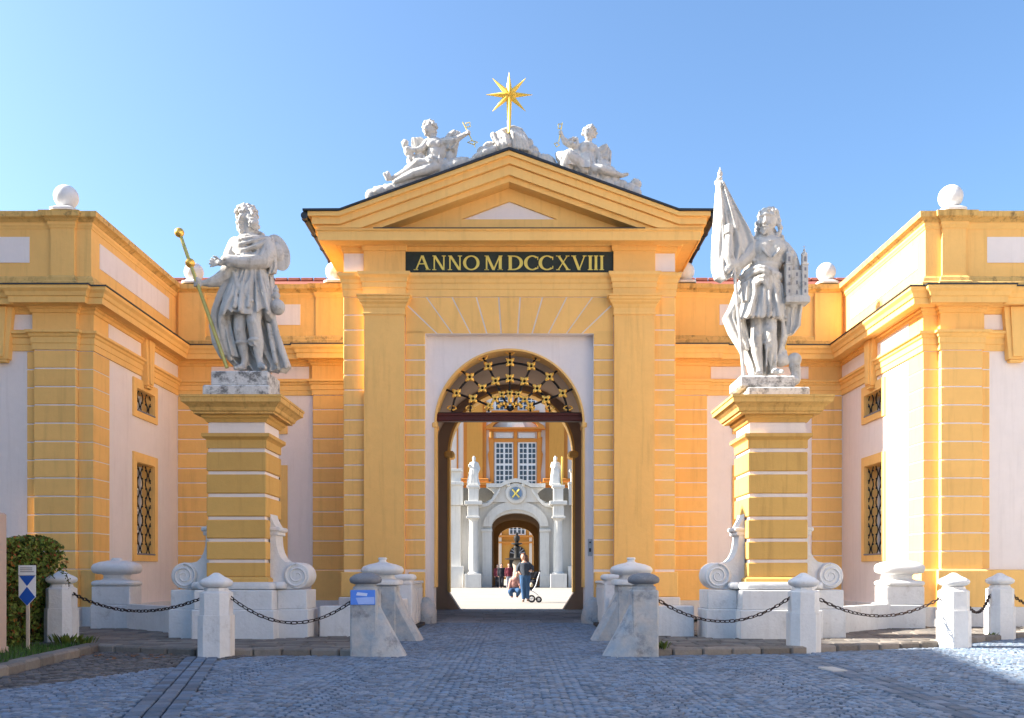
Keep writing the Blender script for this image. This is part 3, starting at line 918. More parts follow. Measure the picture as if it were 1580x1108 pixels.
    for a,c in ((-6.95,-5.83-.28),(-5.83+.28,-4.68)):
        A('frieze_panel', B().box(a,c,YB-.022,YB+.02,5.585,5.865), WHT)
    # keystone consoles
    def console(T):
        k = A('keystone', B(T).prism([(-.155,5.02),(.155,5.02),(.245,5.98),(-.245,5.98)], -.02,.13), YELB)
        A('face', B(T).prism([(-.085,5.06),(.085,5.06),(.14,5.975),(-.14,5.975)], .12,.165), YELB, k)
        A('drop', B(T).box(-.13,.13,.0,.12,4.965,5.019,.015), YELB, k)
    console(side); console(back)
    console(lambda v: Vector((-9.41+v.x, YF-v.y, v.z)))
    # rusticated blocks
    h = .3385
    for k in range(12):
        z1 = 5.19-k*h; z0 = z1-h
        z0 += .0115; z1 -= .0115
        A('quoin_block', B().box(-8.785,-8.005,YF-J,YF+.04,z0,z1,.012), YEL)
        A('quoin_block', B().box(-8.965,-8.79,YF,YF+.06,z0,z1,.010), YEL)
        A('quoin_block', B().slab([(-8.0,YF),(XC,YF),(XC,YF+.70),(XC-.05,YF+.70),(XC-.05,YF+.06),(-8.0,YF+.06)],z0,z1), YEL)
        A('quoin_block', B().box(XC+.002,-7.03,YB-.035,YB+.02,z0,z1,.012), YEL)
        A('quoin_block', B().box(-4.575,XG,YB-J,YB+.04,z0,z1,.012), YEL)
    # ball finials
    for (bx,by) in ((-8.31,YF+.16),(-7.42,YB+.16),(-4.10,YB+.12)):
        f = A('finial', B().cushion((bx,by,7.811),[(.0,0),(.0,.05),(.07,.09),(.09,.10)],.24,.24,5), WPNT)
        A('ball', B().lathe((bx,by,7.90),[(.0,0)]+[(.222*math.sin(PI*i/14), .222-.222*math.cos(PI*i/14)) for i in range(1,14)]+[(0,.444)],24), WPNT, f, 60)
    # roof behind the parapet
    rb = B(); rb.add([(XL,YB+.38,7.72),(XG,YB+.38,7.72),(XG,25.0,8.83),(XL,25.0,8.83),(XL,28,7.7),(XG,28,7.7)],[(0,1,2,3),(3,2,5,4)])
    rfm = A('roof', rb, TILE)
    for k in range(22):
        x = -11.0+k*.34
        A('ridge_tile', B().tube([(x,25.0,8.82),(x+.30,25.0,8.835)], [.10,.085], 8), TILE, rfm)
    A('flat_roof', B().box(XL,XC-.42,YF+.42,YB+1.2,6.9,7.0), LEAD)
    return root
wing(-1, 'shaded yellow wing building left of the gate, hedge at its foot')
wing(1, 'yellow wing building right of the gate with brightly sunlit side wall')
# ================================================================== PEDESTALS OF THE TWO STATUES
def pedestal(cx, label):
    t = thing('statue_pedestal', label, 'pedestal', (cx,14.75,PH), 'pedestals before the gate')
    yc = 14.75
    def A(n, mb, m, parent=t, smooth=None): return mb.build(n, m, parent, smooth)
    def ringpath(h): return [(cx-h,yc+h),(cx-h,yc-h),(cx+h,yc-h),(cx+h,yc+h),(cx-h,yc+h)]
    def rsw(h, prof):
        # closed moulding round a square, mitred at all four corners
        b = MB(); rs_ = []
        for (sx,sy) in ((-1,-1),(1,-1),(1,1),(-1,1)):
            rs_.append([(cx+sx*(h+o),yc+sy*(h+o),z) for o,z in prof])
        rs_.append(rs_[0])
        return b.rings(rs_, cap=False)
    z0 = PH-.07
    pl = A('plinth', MB().box(cx-.62,cx+.62,yc-.65,yc+.65,z0,.50,.012), WPNT)
    A('die', MB().box(cx-.59,cx+.59,yc-.615,yc+.62,.501,.80,.012), WPNT)
    A('torus', MB().cushion((cx,yc,.80),[(.06,0),(.015,.015),(0,.06),(.015,.105),(.06,.12)],.60,.60,9,40), WPNT, smooth=50)
    A('core', MB().box(cx-.425,cx+.425,yc-.425,yc+.425,.90,3.40), WHT)
    A('foot_moulding', rsw(.425,[(-.05,.921),(.075,.921),(.075,.965),(.05,.985),(.03,1.0),(-.05,1.0)]), OCH)
    for k,(a,b_) in enumerate(((1.001,1.215),(1.265,1.535),(1.585,1.87),(1.92,2.215),(2.27,2.56),(2.61,2.90))):
        A('stone_course', MB().box(cx-.455,cx+.455,yc-.455,yc+.455,a,b_,.012), OCH)
    A('necking', rsw(.425,[(-.05,2.96),(.03,2.96),(.03,3.08),(.05,3.10),(.09,3.13),(.09,3.18),(-.05,3.18)]), OCH)
    A('cap_moulding', rsw(.425,[(-.05,3.355),(.03,3.355),(.06,3.40),(.09,3.42),(.09,3.46),(-.05,3.46)]), OCH)
    A('cap', rsw(.425,[(-.30,3.461),(.18,3.461),(.18,3.485),(.21,3.50),(.23,3.55),(.29,3.60),(.32,3.615),(.325,3.68),(.34,3.685),(.34,3.72),(-.425,3.75),(-.425,3.461)]), CAPS)
    # volutes on both sides, each on its own plinth
    for s in (-1,1):
        A('volute_plinth', MB().box(cx+s*.592,cx+s*1.07,yc-.36,yc+.36,z0,.502,.012).box(cx+s*.592,cx+s*1.045,yc-.335,yc+.335,.503,.80,.012), WPNT)
        y0, y1 = yc-.22, yc+.22
        cs = (cx+s*.87, 1.015)                     # scroll centre
        cur = [(.44,1.95),(.46,1.93),(.50,1.88),(.53,1.78)]
        A('volute_head', MB().box(cx+s*.44,cx+s*.615,y0-.03,y1+.03,1.70,1.77,.02).box(cx+s*.44,cx+s*.58,y0-.015,y1+.015,1.64,1.70,.01), WPNT)
        sh = [(.45,1.99),(.47,1.91),(.51,1.83),(.54,1.78),(.54,1.66),(.542,1.58),(.55,1.48),(.575,1.38),(.62,1.29),(.68,1.235),(.77,1.215),(.87,1.218),(.87,.81),(.45,.81)]
        A('volute_arm', MB().prism([(cx+s*a,b_) for a,b_ in sh], y0, y1), WPNT)
        vol = A('volute', MB(lambda v: Vector((v.x,v.z,v.y))).lathe((cs[0],cs[1],y0-.03),[(.0,0),(.185,0),(.202,.02),(.205,.05),(.205,.45),(.202,.48),(.185,.50),(0,.50)],28), WPNT, smooth=40)
        # raised spiral on both faces
        for yy in (y0-.03, y1+.03):
            pts = []; rd = []
            for i in range(46):
                a = i/45*PI*4.6; r = .188*(1-i/45*.86)
                pts.append((cs[0]+s*r*math.cos(a+PI*.5), yy, cs[1]+r*math.sin(a+PI*.5))); rd.append(.024*(1-i/70))
            A('spiral', MB().tube(pts, rd, 6), WPNT, vol, 60)
        A('foot_roll', MB().cushion((cx+s*.63,yc-.28,.81),[(.03,0),(0,.03),(0,.08),(.03,.11)],.09,.14,4,16), WPNT, smooth=50)
    return t
pedestal(-4.11, 'yellow banded statue pedestal with white scrolls, left of the gate')
pedestal(4.13, 'yellow banded statue pedestal with white scrolls, right of the gate')

# ================================================================== BOLLARDS
def octa(a, c): return [(-a,-a+c),(-a+c,-a),(a-c,-a),(a,-a+c),(a,a-c),(a-c,a),(-a+c,a),(-a,a-c)]
def white_bollard(loc, label):
    t = thing('bollard', label, 'bollard', loc, 'white bollards carrying the chains')
    def A(n, mb, parent=t, smooth=None): return mb.build(n, WPNT, parent, smooth, local=True)
    A('foot', MB().slab(octa(.205,.10),-.06,.52))
    A('shaft', MB().rings([[(x,y,.521) for x,y in octa(.185,.09)],[(x,y,.80) for x,y in octa(.185,.09)],[(x,y,.83) for x,y in octa(.14,.065)],[(x,y,.865) for x,y in octa(.13,.06)]]))
    A('cap', MB().cushion((0,0,.866),[(.09,0),(.05,.012),(.012,.035),(0,.065),(.008,.09),(.05,.12),(.10,.145),(.14,.175),(.165,.192),(.19,.195)],.195,.195,3.2,28), smooth=60)
    return t
BW = {}
BW['a'] = white_bollard((-6.43,13.6,0.03), 'white bollard beside the hedge, vine trailing over its cap')
proto = BW['a']
for key, loc, lab in (('b',(-3.68,12.0,0),'white bollard in front of the left pedestal'),
                      ('c',(4.03,12.7,0),'white bollard in front of the right pedestal'),
                      ('d',(6.41,13.45,0),'sunlit white bollard in front of the right wing, nearer of the two'),
                      ('e',(7.97,15.2,0),'sunlit white bollard farthest right, at the picture edge')):
    BW[key] = copy_tree(proto, loc, None, lab)
    BW[key].rotation_euler = (0,0,rs.uniform(-.04,.04))

def grey_bollard(s, label):
    cx, cy = s*1.78, 12.05
    t = thing('guard_bollard', label, 'bollard', (cx,cy,0), 'grey marble guard bollards at the gate approach')
    def A(n, mb, m, parent=t, smooth=None): return mb.build(n, m, parent, smooth, local=True)
    A('block', MB().box(-.17,.17,-.19,.19,-.03,.845,.02), MARB)
    # raked guard that leans against the block towards the carriageway
    b = MB(); q = -s
    n_ = 9
    rs_ = []
    for i in range(n_):
        f = i/(n_-1); z = -.03+f*.68
        xo = .165+.37*(1-f)**1.05
        wy = .21-.05*f
        rs_.append([(q*.10,-wy,z),(q*(xo-.10),-wy-.005,z),(q*xo,-wy*.55,z),(q*(xo+.015),0,z),(q*xo,wy*.55,z),(q*(xo-.10),wy,z),(q*.10,wy,z)])
    A('raked_guard', b.rings(rs_), MARB, smooth=50)
    A('neck', MB().cushion((0,0,.846),[(.02,0),(.02,.03),(.05,.055),(.05,.075)],.17,.18,5,20), MARB, smooth=40)
    A('cap', MB().cushion((0,0,.915),[(.06,0),(.01,.02),(0,.055),(.01,.085),(.06,.12),(.12,.14),(.16,.145)],.20,.20,3.2,24), MARD, smooth=60)
    return t
gb_l = grey_bollard(-1, 'grey marble guard bollard left of the gate with blue notice')
gb_r = grey_bollard(1, 'grey marble guard bollard right of the gate with plain dark cap')
sg = MB().box(-.155,.155,-.204,-.192,.655,.842,.003).build('notice', SKYB, None)
sg.location = (-1.78-.005,12.05,0)
tag(sg, 'blue printed notice fixed to the left grey guard bollard', 'notice')
o = MB().prism([(-.09,.745),(.145,.755),(.145,.665),(-.055,.662)],-.2065,-.2035).build('print', PALB, sg)
o = MB().prism([(-.07,.815),(.06,.80),(.05,.765),(-.085,.775)],-.2068,-.2038).build('print', mat('print_white',(.62,.70,.92),.3,.05,5,.02,0,10), sg)

def gate_pier(s, label):
    cx, cy = s*1.97, 14.9
    t = thing('gate_pier', label, 'pier', (cx,cy,0), 'lidded piers lining the approach')
    def A(n, mb, m, parent=t, smooth=None): return mb.build(n, m, parent, smooth, local=True)
    A('block', MB().box(-.24,.24,-.26,.26,-.03,.86,.02), MARB)
    q = -s
    rs_ = []
    for i in range(9):
        f = i/8; z = -.03+f*.80
        xo = .235+.42*(1-f)**1.1
        rs_.append([(q*.12,-.24,z),(q*(xo-.08),-.245,z),(q*xo,-.16,z),(q*xo,.16,z),(q*(xo-.08),.24,z),(q*.12,.24,z)])
    A('raked_guard', MB().rings(rs_), MARB, smooth=40)
    A('torus', MB().cushion((0,0,.861),[(.05,0),(.01,.015),(0,.05),(.01,.085),(.06,.10)],.31,.31,5,28), WPNT, smooth=50)
    A('neck', MB().cushion((0,0,.962),[(.02,0),(.05,.03),(.05,.06),(.02,.08)],.23,.23,5,20), WPNT, smooth=50)
    A('lid', MB().cushion((0,0,1.03),[(.10,0),(.03,.015),(0,.06),(.0,.09),(.03,.13),(.12,.165),(.21,.185),(.25,.195),(.255,.205)],.325,.325,3.4,32), WPNT, smooth=60)
    A('knob', MB().cushion((0,0,1.23),[(.01,0),(.018,.03),(.004,.045),(.004,.065),(.02,.075)],.072,.072,3,16), WPNT, smooth=50)
    return t
gate_pier(-1, 'lidded pier left of the roadway, behind the grey bollard with blue notice')
gate_pier(1, 'lidded pier right of the roadway, behind the plain grey bollard')
# low piers near the gate and the white kerb walls that join everything
for s, side_ in ((-1,'left'),(1,'right')):
    t = thing('wall_pier', 'small white lidded pier close to the gate, %s side of the roadway' % side_, 'pier', (s*2.0,17.6,0), 'small piers by the gate')
    MB().box(-.22,.22,-.22,.22,-.03,.86,.02).build('block', WPNT, t, None, True)
    MB().cushion((0,0,.861),[(.03,0),(.05,.04),(.05,.06),(.01,.08),(0,.12),(.02,.16),(.07,.18)],.27,.27,5,24).build('lid', WPNT, t, 50, True)
    b = MB(); b.box(s*1.86,s*2.10,17.83,20.05,-.03,.78,.015); b.box(s*1.86,s*2.10,15.17,17.37,-.03,.60,.015)
    w1 = MB().box(s*1.86,s*2.12,17.83,20.08,-.03,.84,.02).build('roadside_wall', WPNT)
    tag(w1, 'low white wall between small pier and gate, %s of the roadway' % side_, 'wall', 'low roadside walls')
    MB().box(s*1.83,s*2.15,17.84,20.09,.841,.90,.02).build('coping', WPNT, w1)
    for k in range(5):
        MB().box(s*1.835,s*1.862,17.95+k*.42,18.22+k*.42,.08,.76,.01).build('panel', WPNT, w1)
    w2 = MB().box(s*1.86,s*2.12,15.17,17.37,-.03,.60,.02).build('roadside_wall', WPNT)
    tag(w2, 'low white wall running from lidded to small pier, %s of the roadway' % side_, 'wall', 'low roadside walls')
    # front low wall from the pier to the pedestal
    w3 = MB().box(s*2.215,s*2.935,14.72,15.0,-.03,.54,.015).build('low_wall', WPNT)
    tag(w3, 'low white wall between pedestal and lidded pier, %s of the gate' % side_, 'wall', 'low walls joining the pedestals')
    w4 = MB().slab([(s*5.10,15.05),(s*6.95,16.95),(s*6.95,17.22),(s*5.10,15.32)],-.03,.50).build('low_wall', WPNT)
    tag(w4, 'low white wall between pedestal and wing corner, %s of the gate' % side_, 'wall', 'low walls joining the pedestals')
    # urn-lidded pier at the wing corner
    cx, cy = s*7.12, 17.15
    t = thing('corner_pier', 'white pier with broad rounded lid at the %s wing corner' % side_, 'pier', (cx,cy,0), 'broad lidded corner piers')
    MB().box(-.36,.36,-.33,.24,-.03,.49,.015).build('foot', WPNT, t, None, True)
    MB().box(-.345,.345,-.315,.225,.491,.82,.015).build('block', WPNT, t, None, True)
    MB().cushion((0,-.04,.821),[(.05,0),(.01,.02),(0,.06),(.02,.09),(.08,.11)],.385,.31,6,32).build('torus', WPNT, t, 50, True)
    MB().cushion((0,-.04,.93),[(.0,0),(.04,.03),(.04,.09),(.0,.12)],.24,.21,6,24).build('neck', WPNT, t, 50, True)
    MB().cushion((0,-.04,1.04),[(.10,0),(.03,.02),(0,.07),(0,.13),(.03,.18),(.12,.22),(.20,.235),(.24,.245)],.40,.32,4,36).build('lid', WPNT, t, 60, True)
    MB().cushion((0,-.04,1.283),[(0,0),(.015,.03),(.03,.05)],.10,.09,4,16).build('knob', WPNT, t, 50, True)
    # rough guard stones at the gate jambs
    g = MB(); q = -s
    for i,(xo,xi,dz) in enumerate(((.46,0,-.03),(.47,0,.12),(.43,0,.28),(.34,0,.44),(.22,0,.54),(.08,.02,.585))):
        pass
    rs_ = []
    for (z,w_,d_) in ((-.03,.44,.36),(.10,.45,.37),(.26,.42,.35),(.40,.34,.30),(.50,.22,.22),(.55,.10,.12)):
        ring = []
        for i in range(14):
            a = 2*PI*i/14
            jx = 1+.06*math.sin(3*a+z*7+s)+rs.uniform(-.03,.03)
            ring.append((q*(-.02+w_*.52*math.cos(a)*jx), .0+d_*math.sin(a)*jx*.8, z))
        rs_.append(ring)
    o = MB().rings(rs_).build('guard_stone', MARB, None, 50)
    o.location = (s*1.74,19.83,0)
    tag(o, 'rough rounded guard stone at the %s jamb of the gate' % side_, 'guard stone', 'guard stones at the gate jambs')

# ================================================================== CHAINS
def link_mesh(L_, w_, r):
    pts = []
    for i in range(10):
        a = 2*PI*i/10
        pts.append((math.copysign(max(0,L_/2-w_/2),math.cos(a))+math.cos(a)*(w_/2-r), math.sin(a)*(w_/2-r), 0))
    return MB().tube(pts, r, 4, True).mesh('link', RUST, 60)
LM = link_mesh(.098,.056,.0085)
def chain(a, b, sag, label):
    a, b = Vector(a), Vector(b)
    L_ = (b-a).length
    t = thing('chain', label, 'chain', tuple(a), 'chains between the bollards')
    N_ = 80
    def pt(f): return a.lerp(b, f)+Vector((0,0,-sag*4*f*(1-f)))
    pts = [pt(i/N_) for i in range(N_+1)]
    ln = [0]
    for i in range(N_): ln.append(ln[-1]+(pts[i+1]-pts[i]).length)
    n_ = int(ln[-1]/.072)
    for k in range(n_+1):
        d = ln[-1]*k/n_
        i = min(N_-1, next((j for j in range(N_) if ln[j+1] >= d), N_-1))
        p = pts[i].lerp(pts[i+1], (d-ln[i])/max(1e-6,ln[i+1]-ln[i]))
        tan = (pts[i+1]-pts[i]).normalized()
        o = bpy.data.objects.new('link', LM); COL.objects.link(o); o.parent = t
        up = Vector((0,0,1)); sd = tan.cross(up).normalized(); up2 = sd.cross(tan)
        tw = (k%2)*PI/2+PI/4+random.uniform(-.2,.2)
        z = up2*math.cos(tw)+sd*math.sin(tw); y = z.cross(tan)
        o.matrix_basis = Matrix((( tan.x,y.x,z.x,p.x-a.x),(tan.y,y.y,z.y,p.y-a.y),(tan.z,y.z,z.z,p.z-a.z),(0,0,0,1)))
    return t
chain((-6.24,13.55,.76),(-3.87,12.05,.74), .21, 'sagging iron chain from hedge bollard to bollard before left pedestal')
chain((-3.49,12.0,.74),(-1.955,12.05,.70), .30, 'sagging iron chain from left pedestal bollard to grey bollard with notice')
chain((1.955,12.05,.72),(3.84,12.7,.72), .30, 'sagging iron chain from plain grey bollard to right pedestal bollard')
chain((4.22,12.7,.72),(6.22,13.45,.70), .25, 'sagging iron chain between right pedestal bollard and sunlit bollard')
chain((6.6,13.5,.66),(7.78,15.15,.70), .22, 'short iron chain between the two sunlit bollards on the right')
chain((8.16,15.2,.72),(9.8,16.6,.72), .22, 'iron chain leaving the rightmost bollard at picture edge')
for s, side_ in ((-1,'left'),(1,'right')):
    chain((s*1.80,12.25,.72),(s*1.97,14.62,.74), .34, 'rusty chain hanging between grey bollard and lidded pier, %s side' % side_)

# ================================================================== HEDGE, SIGN, POST
hd = thing('hedge', 'clipped hedge turning yellow and red behind the leftmost white bollard', 'hedge', (-7.0,13.8,.03))
def leaf_mass(n, sampler, size, m, name, parent):
    b = MB()
    for _ in range(n):
        p, nrm = sampler()
        s_ = size*rs.uniform(.6,1.3)
        d = Vector((rs.gauss(0,1),rs.gauss(0,1),rs.gauss(0,.7)))+nrm*1.1
        d.normalize()
        u = d.cross(Vector((rs.gauss(0,1),rs.gauss(0,1),rs.gauss(0,1)))).normalized(); w_ = d.cross(u)
        b.add([p-u*s_*.5, p+w_*s_*.30+d*s_*.06, p+u*s_*.55, p-w_*s_*.30+d*s_*.06],[(0,1,2),(0,2,3)])
    return b.build(name, m, parent)
hx0,hx1,hy0,hy1,hz1 = -7.9,-6.70,12.75,14.25,1.54
MB().box(hx0+.12,hx1-.14,hy0+.14,hy1-.1,.05,hz1-.14,.1).build('inner_growth', DKHD, hd)  # solid dark core, coloured as the shade between the leaves
def samp():
    k = rs.random()
    x,y,z = rs.uniform(hx0,hx1),rs.uniform(hy0,hy1),.04+(hz1-.04)*rs.random()**.85
    if k < .36: x = hx1-abs(rs.gauss(0,.07)); n_ = Vector((1,0,.3))
    elif k < .72: y = hy0+abs(rs.gauss(0,.07)); n_ = Vector((0,-1,.3))
    else: z = hz1-abs(rs.gauss(0,.06)); n_ = Vector((0,0,1))
    w_ = noise.noise(Vector((x*2.1,y*2.1,z*2.1)))*.13
    return Vector((x,y,z))+n_*w_, n_
o = leaf_mass(11000, samp, .062, LEAF, 'foliage', hd)
o = leaf_mass(1500, samp, .062, LEFR, 'autumn_foliage', hd)
for k in range(12):
    x,y = rs.uniform(hx0+.1,hx1-.1),rs.uniform(hy0+.1,hy1-.1)
    pts=[(x,y,.03)]+[(x+rs.uniform(-.1,.1),y+rs.uniform(-.1,.1),.3*j) for j in range(1,5)]
    MB().tube(pts,[.02,.017,.014,.01,.006],5).build('stem', BARK, hd)
vn = thing('vine', 'small ivy shoots creeping over the cap of the hedge bollard', 'vine', (-6.55,13.55,.9))
MB().tube([(-6.66,13.6,.80),(-6.60,13.5,1.0),(-6.50,13.40,1.045),(-6.42,13.38,.98)],.006,5).build('stem', BARK, vn)
MB().tube([(-6.40,13.5,1.07),(-6.28,13.42,1.05),(-6.22,13.36,.96),(-6.20,13.34,.86)],.006,5).build('stem', BARK, vn)
def vs():
    k = rs.random()
    P1 = [(-6.66,13.55,.82),(-6.60,13.48,1.0),(-6.50,13.39,1.05),(-6.46,13.37,.95)] if k<.6 else [(-6.40,13.48,1.07),(-6.28,13.4,1.05),(-6.22,13.35,.96),(-6.20,13.33,.86)]
    i = rs.randrange(3); f = rs.random()
    return Vector(P1[i]).lerp(Vector(P1[i+1]),f)+Vector((rs.gauss(0,.018),rs.gauss(0,.012),rs.gauss(0,.018))), Vector((0,-1,.5))
leaf_mass(34, vs, .042, LEAF, 'leaf_cluster', vn)
# ground plants at the hedge foot and weeds by the kerbs
def weed(loc, r, h, n, label):
    t = thing('weed', label, 'plant', loc)
    b = MB()
    for _ in range(n):
        a = rs.uniform(0,2*PI); d = rs.uniform(0,r); l = h*rs.uniform(.5,1)
        p = Vector((math.cos(a)*d,math.sin(a)*d,0)); q = p+Vector((math.cos(a)*l*.6,math.sin(a)*l*.6,l))
        w_ = Vector((-math.sin(a),math.cos(a),0))*l*.14
        m_ = p.lerp(q,.55)+Vector((0,0,l*.1))
        b.add([p,m_+w_,q,m_-w_],[(0,1,2),(0,2,3)])
    b.build('leaves', LEAF, t, None, True)
    MB().tube([(0,0,-.02),(.005,0,h*.5)],.006,5).build('stem', BARK, t, None, True)
weed((-6.15,13.15,.05),.20,.17,60,'leafy weeds at the foot of the leftmost white bollard')
weed((-5.85,13.0,.05),.16,.15,40,'small leafy weeds at the kerb corner by the pavement')
weed((2.05,12.12,.06),.06,.13,26,'green weed sprouting beside the plain grey bollard')
weed((7.72,14.95,.03),.05,.10,22,'green weed sprouting at the foot of the rightmost bollard')
# shield sign on a post
sp = thing('heritage_sign', 'blue and white shield sign on a pale post before the hedge', 'sign', (-6.32,12.45,.04))
MB().box(-.022,.022,-.012,.012,-.02,.62,.004).build('post', mat('pale_wood',(.52,.44,.36),.8,.12,6,.1,.2,40), sp, None, True)
def pr(name, pts, y, m, th=.004):
    return MB().prism(pts, y, y+th).build(name, m, sp, None, True)
pr('plate', [(-.112,.70),(0,.58),(.112,.70),(.112,.985),(-.112,.985)], -.022, SGNW, .01)
pr('blue_diamond', [(0,.585),(.106,.70),(0,.835),(-.106,.70)], -.0255, BLUE)
pr('blue_triangle', [(-.108,.982),(.108,.982),(0,.845)], -.0255, BLUE)
hp = pr('header_plate', [(-.115,.99),(.115,.99),(.115,1.12),(-.115,1.12)], -.024, SGNW, .01)
for z in (1.085,1.06,1.035):
    pr('text_line', [(-.09,z-.006),(.07 if z>1.05 else .09,z-.006),(.07 if z>1.05 else .09,z+.004),(-.09,z+.004)], -.0265, SGNG, .003)
pst = MB().box(-8.2,-6.35,11.68,12.0,-.03,1.82,.02).build('garden_wall', PINK)
tag(pst, 'end of a pink rendered garden wall at the left picture edge', 'wall')
MB().box(-8.2,-6.34,11.66,12.02,-.03,.12,.01).build('plinth', PINK, pst)

# ================================================================== HOUSE OUT OF FRAME THAT SHADES THE FORECOURT
hs = thing('town_house', 'tall pale house left of the forecourt, beyond the picture edge', 'house', (-18,4,0))
def xe(z): return 5.95+.22*(z-12.9)
HT = 12.9
D_ = HT/SUN_TAN
def cl(z): return xe(z+SUN_DIR.y/SUN_DIR.x*D_)-D_
za, zb = -16.0, 17.47
ZM = 13.3
MB().slab([(cl(za),za),(cl(ZM),ZM),(cl(ZM)-9,ZM),(cl(za)-9,za)],-.05,HT-.3).build('wall', PALE, hs)
MB().slab([(cl(za)+.0,za-.3),(cl(ZM)+.0,ZM),(cl(ZM)-9.3,ZM),(cl(za)-9.3,za-.3)],HT-.299,HT).build('eaves', YELB, hs)
# unseen lower annexe to the wing, height shaped so sun reaches left statue
LOW = 0.85
MB().slab([(cl(ZM),ZM+.002),(cl(zb),zb),(cl(zb)-9,zb),(cl(ZM)-9,ZM+.002)],-.05,HT-LOW).build('annexe_wall', PALE, hs)
mz = (za+zb)/2
r0,r1 = cl(za)-4.5, cl(ZM)-4.5
rfb = MB(); rfb.add([(cl(za),za-.3,HT),(cl(ZM),ZM,HT),(r1,ZM,HT+2.2),(r0,za-.3,HT+2.2),(cl(ZM)-9.3,ZM,HT),(cl(za)-9.3,za-.3,HT)],[(0,1,2,3),(3,2,4,5),(1,4,2),(0,3,5)])
rfo = rfb.build('roof', TILE, hs)
zc_ = 8.5-SUN_DIR.y/SUN_DIR.x*D_
MB().box(cl(zc_)-2.2,cl(zc_)-1.4,zc_-.35,zc_+.35,HT,HT+3.0,.02).build('chimney', PALE, rfo)
for k in range(7):
    z = za+2.5+k*4.4
    for h0 in (1.5,5.2,8.8):
        a,b_ = cl(z-.5),cl(z+.5)
        w_ = MB().slab([(a-.05,z-.5),(b_-.05,z+.5),(b_+.04,z+.5),(a+.04,z-.5)],h0,h0+1.9).build('window', WOOD, hs)
        MB().slab([(a-.05,z-.42),(b_-.05,z+.42),(b_+.055,z+.42),(a+.055,z-.42)],h0+.1,h0+1.8).build('pane', GLAS, w_)

# cream house added out of frame on the right to bounce warm sunlight
hr = thing('town_house', 'sunlit cream house right of the forecourt, beyond the picture edge', 'house', (17,0,0))
CREAM = mat('cream_house_wall',(.62,.51,.40),.9,.05,1,.03,.1,50)
MB().box(15.2,24,-22,9.5,-.05,10.5).build('wall', CREAM, hr)
MB().box(14.9,24.3,-22.3,9.8,10.501,10.8).build('eaves', YELB, hr)
rfb = MB(); rfb.add([(14.9,-22.3,10.8),(14.9,9.8,10.8),(19.6,9.8,13.6),(19.6,-22.3,13.6),(24.3,9.8,10.8),(24.3,-22.3,10.8)],[(0,1,2,3),(3,2,4,5),(1,4,2),(0,3,5)])
rfb.build('roof', TILE, hr)
for k in range(7):
    z = -19.5+k*4.2
    for h0 in (1.4,4.6,7.8):
        w_ = MB().box(15.14,15.25,z-.5,z+.5,h0,h0+1.7).build('window', WOOD, hr)
        MB().box(15.12,15.2,z-.42,z+.42,h0+.1,h0+1.6).build('pane', GLAS, w_)

# one pale replacement slab in the right gutter line, and leaf litter by the left kerb
o = MB().box(-.085,.085,-.21,.21,-.03,.012,.008).build('replacement_slab', mat('pale_slab',(.46,.44,.41),.85,.06,3,.05,.2,40), road)
o.location = (3.60,10.25,.004); o.rotation_euler = (0,0,.05)
for k in range(26):
    x, y = rs.uniform(-5.4,-4.2), rs.uniform(11.3,12.1)
    if not on_road(x,y): continue
    s_ = rs.uniform(.025,.05); a = rs.uniform(0,PI)
    b = MB(); b.add([(-s_,0,.004),(0,-s_*.5,.012),(s_,0,.006),(0,s_*.5,.014)],[(0,1,2),(0,2,3)])
    o = b.build('fallen_leaf', LEFR, None); o.location = (x,y,.008); o.rotation_euler = (0,0,a)
    tag(o, 'small brown fallen leaf on the setts by the left kerb', 'leaf', 'fallen leaves by the left kerb')
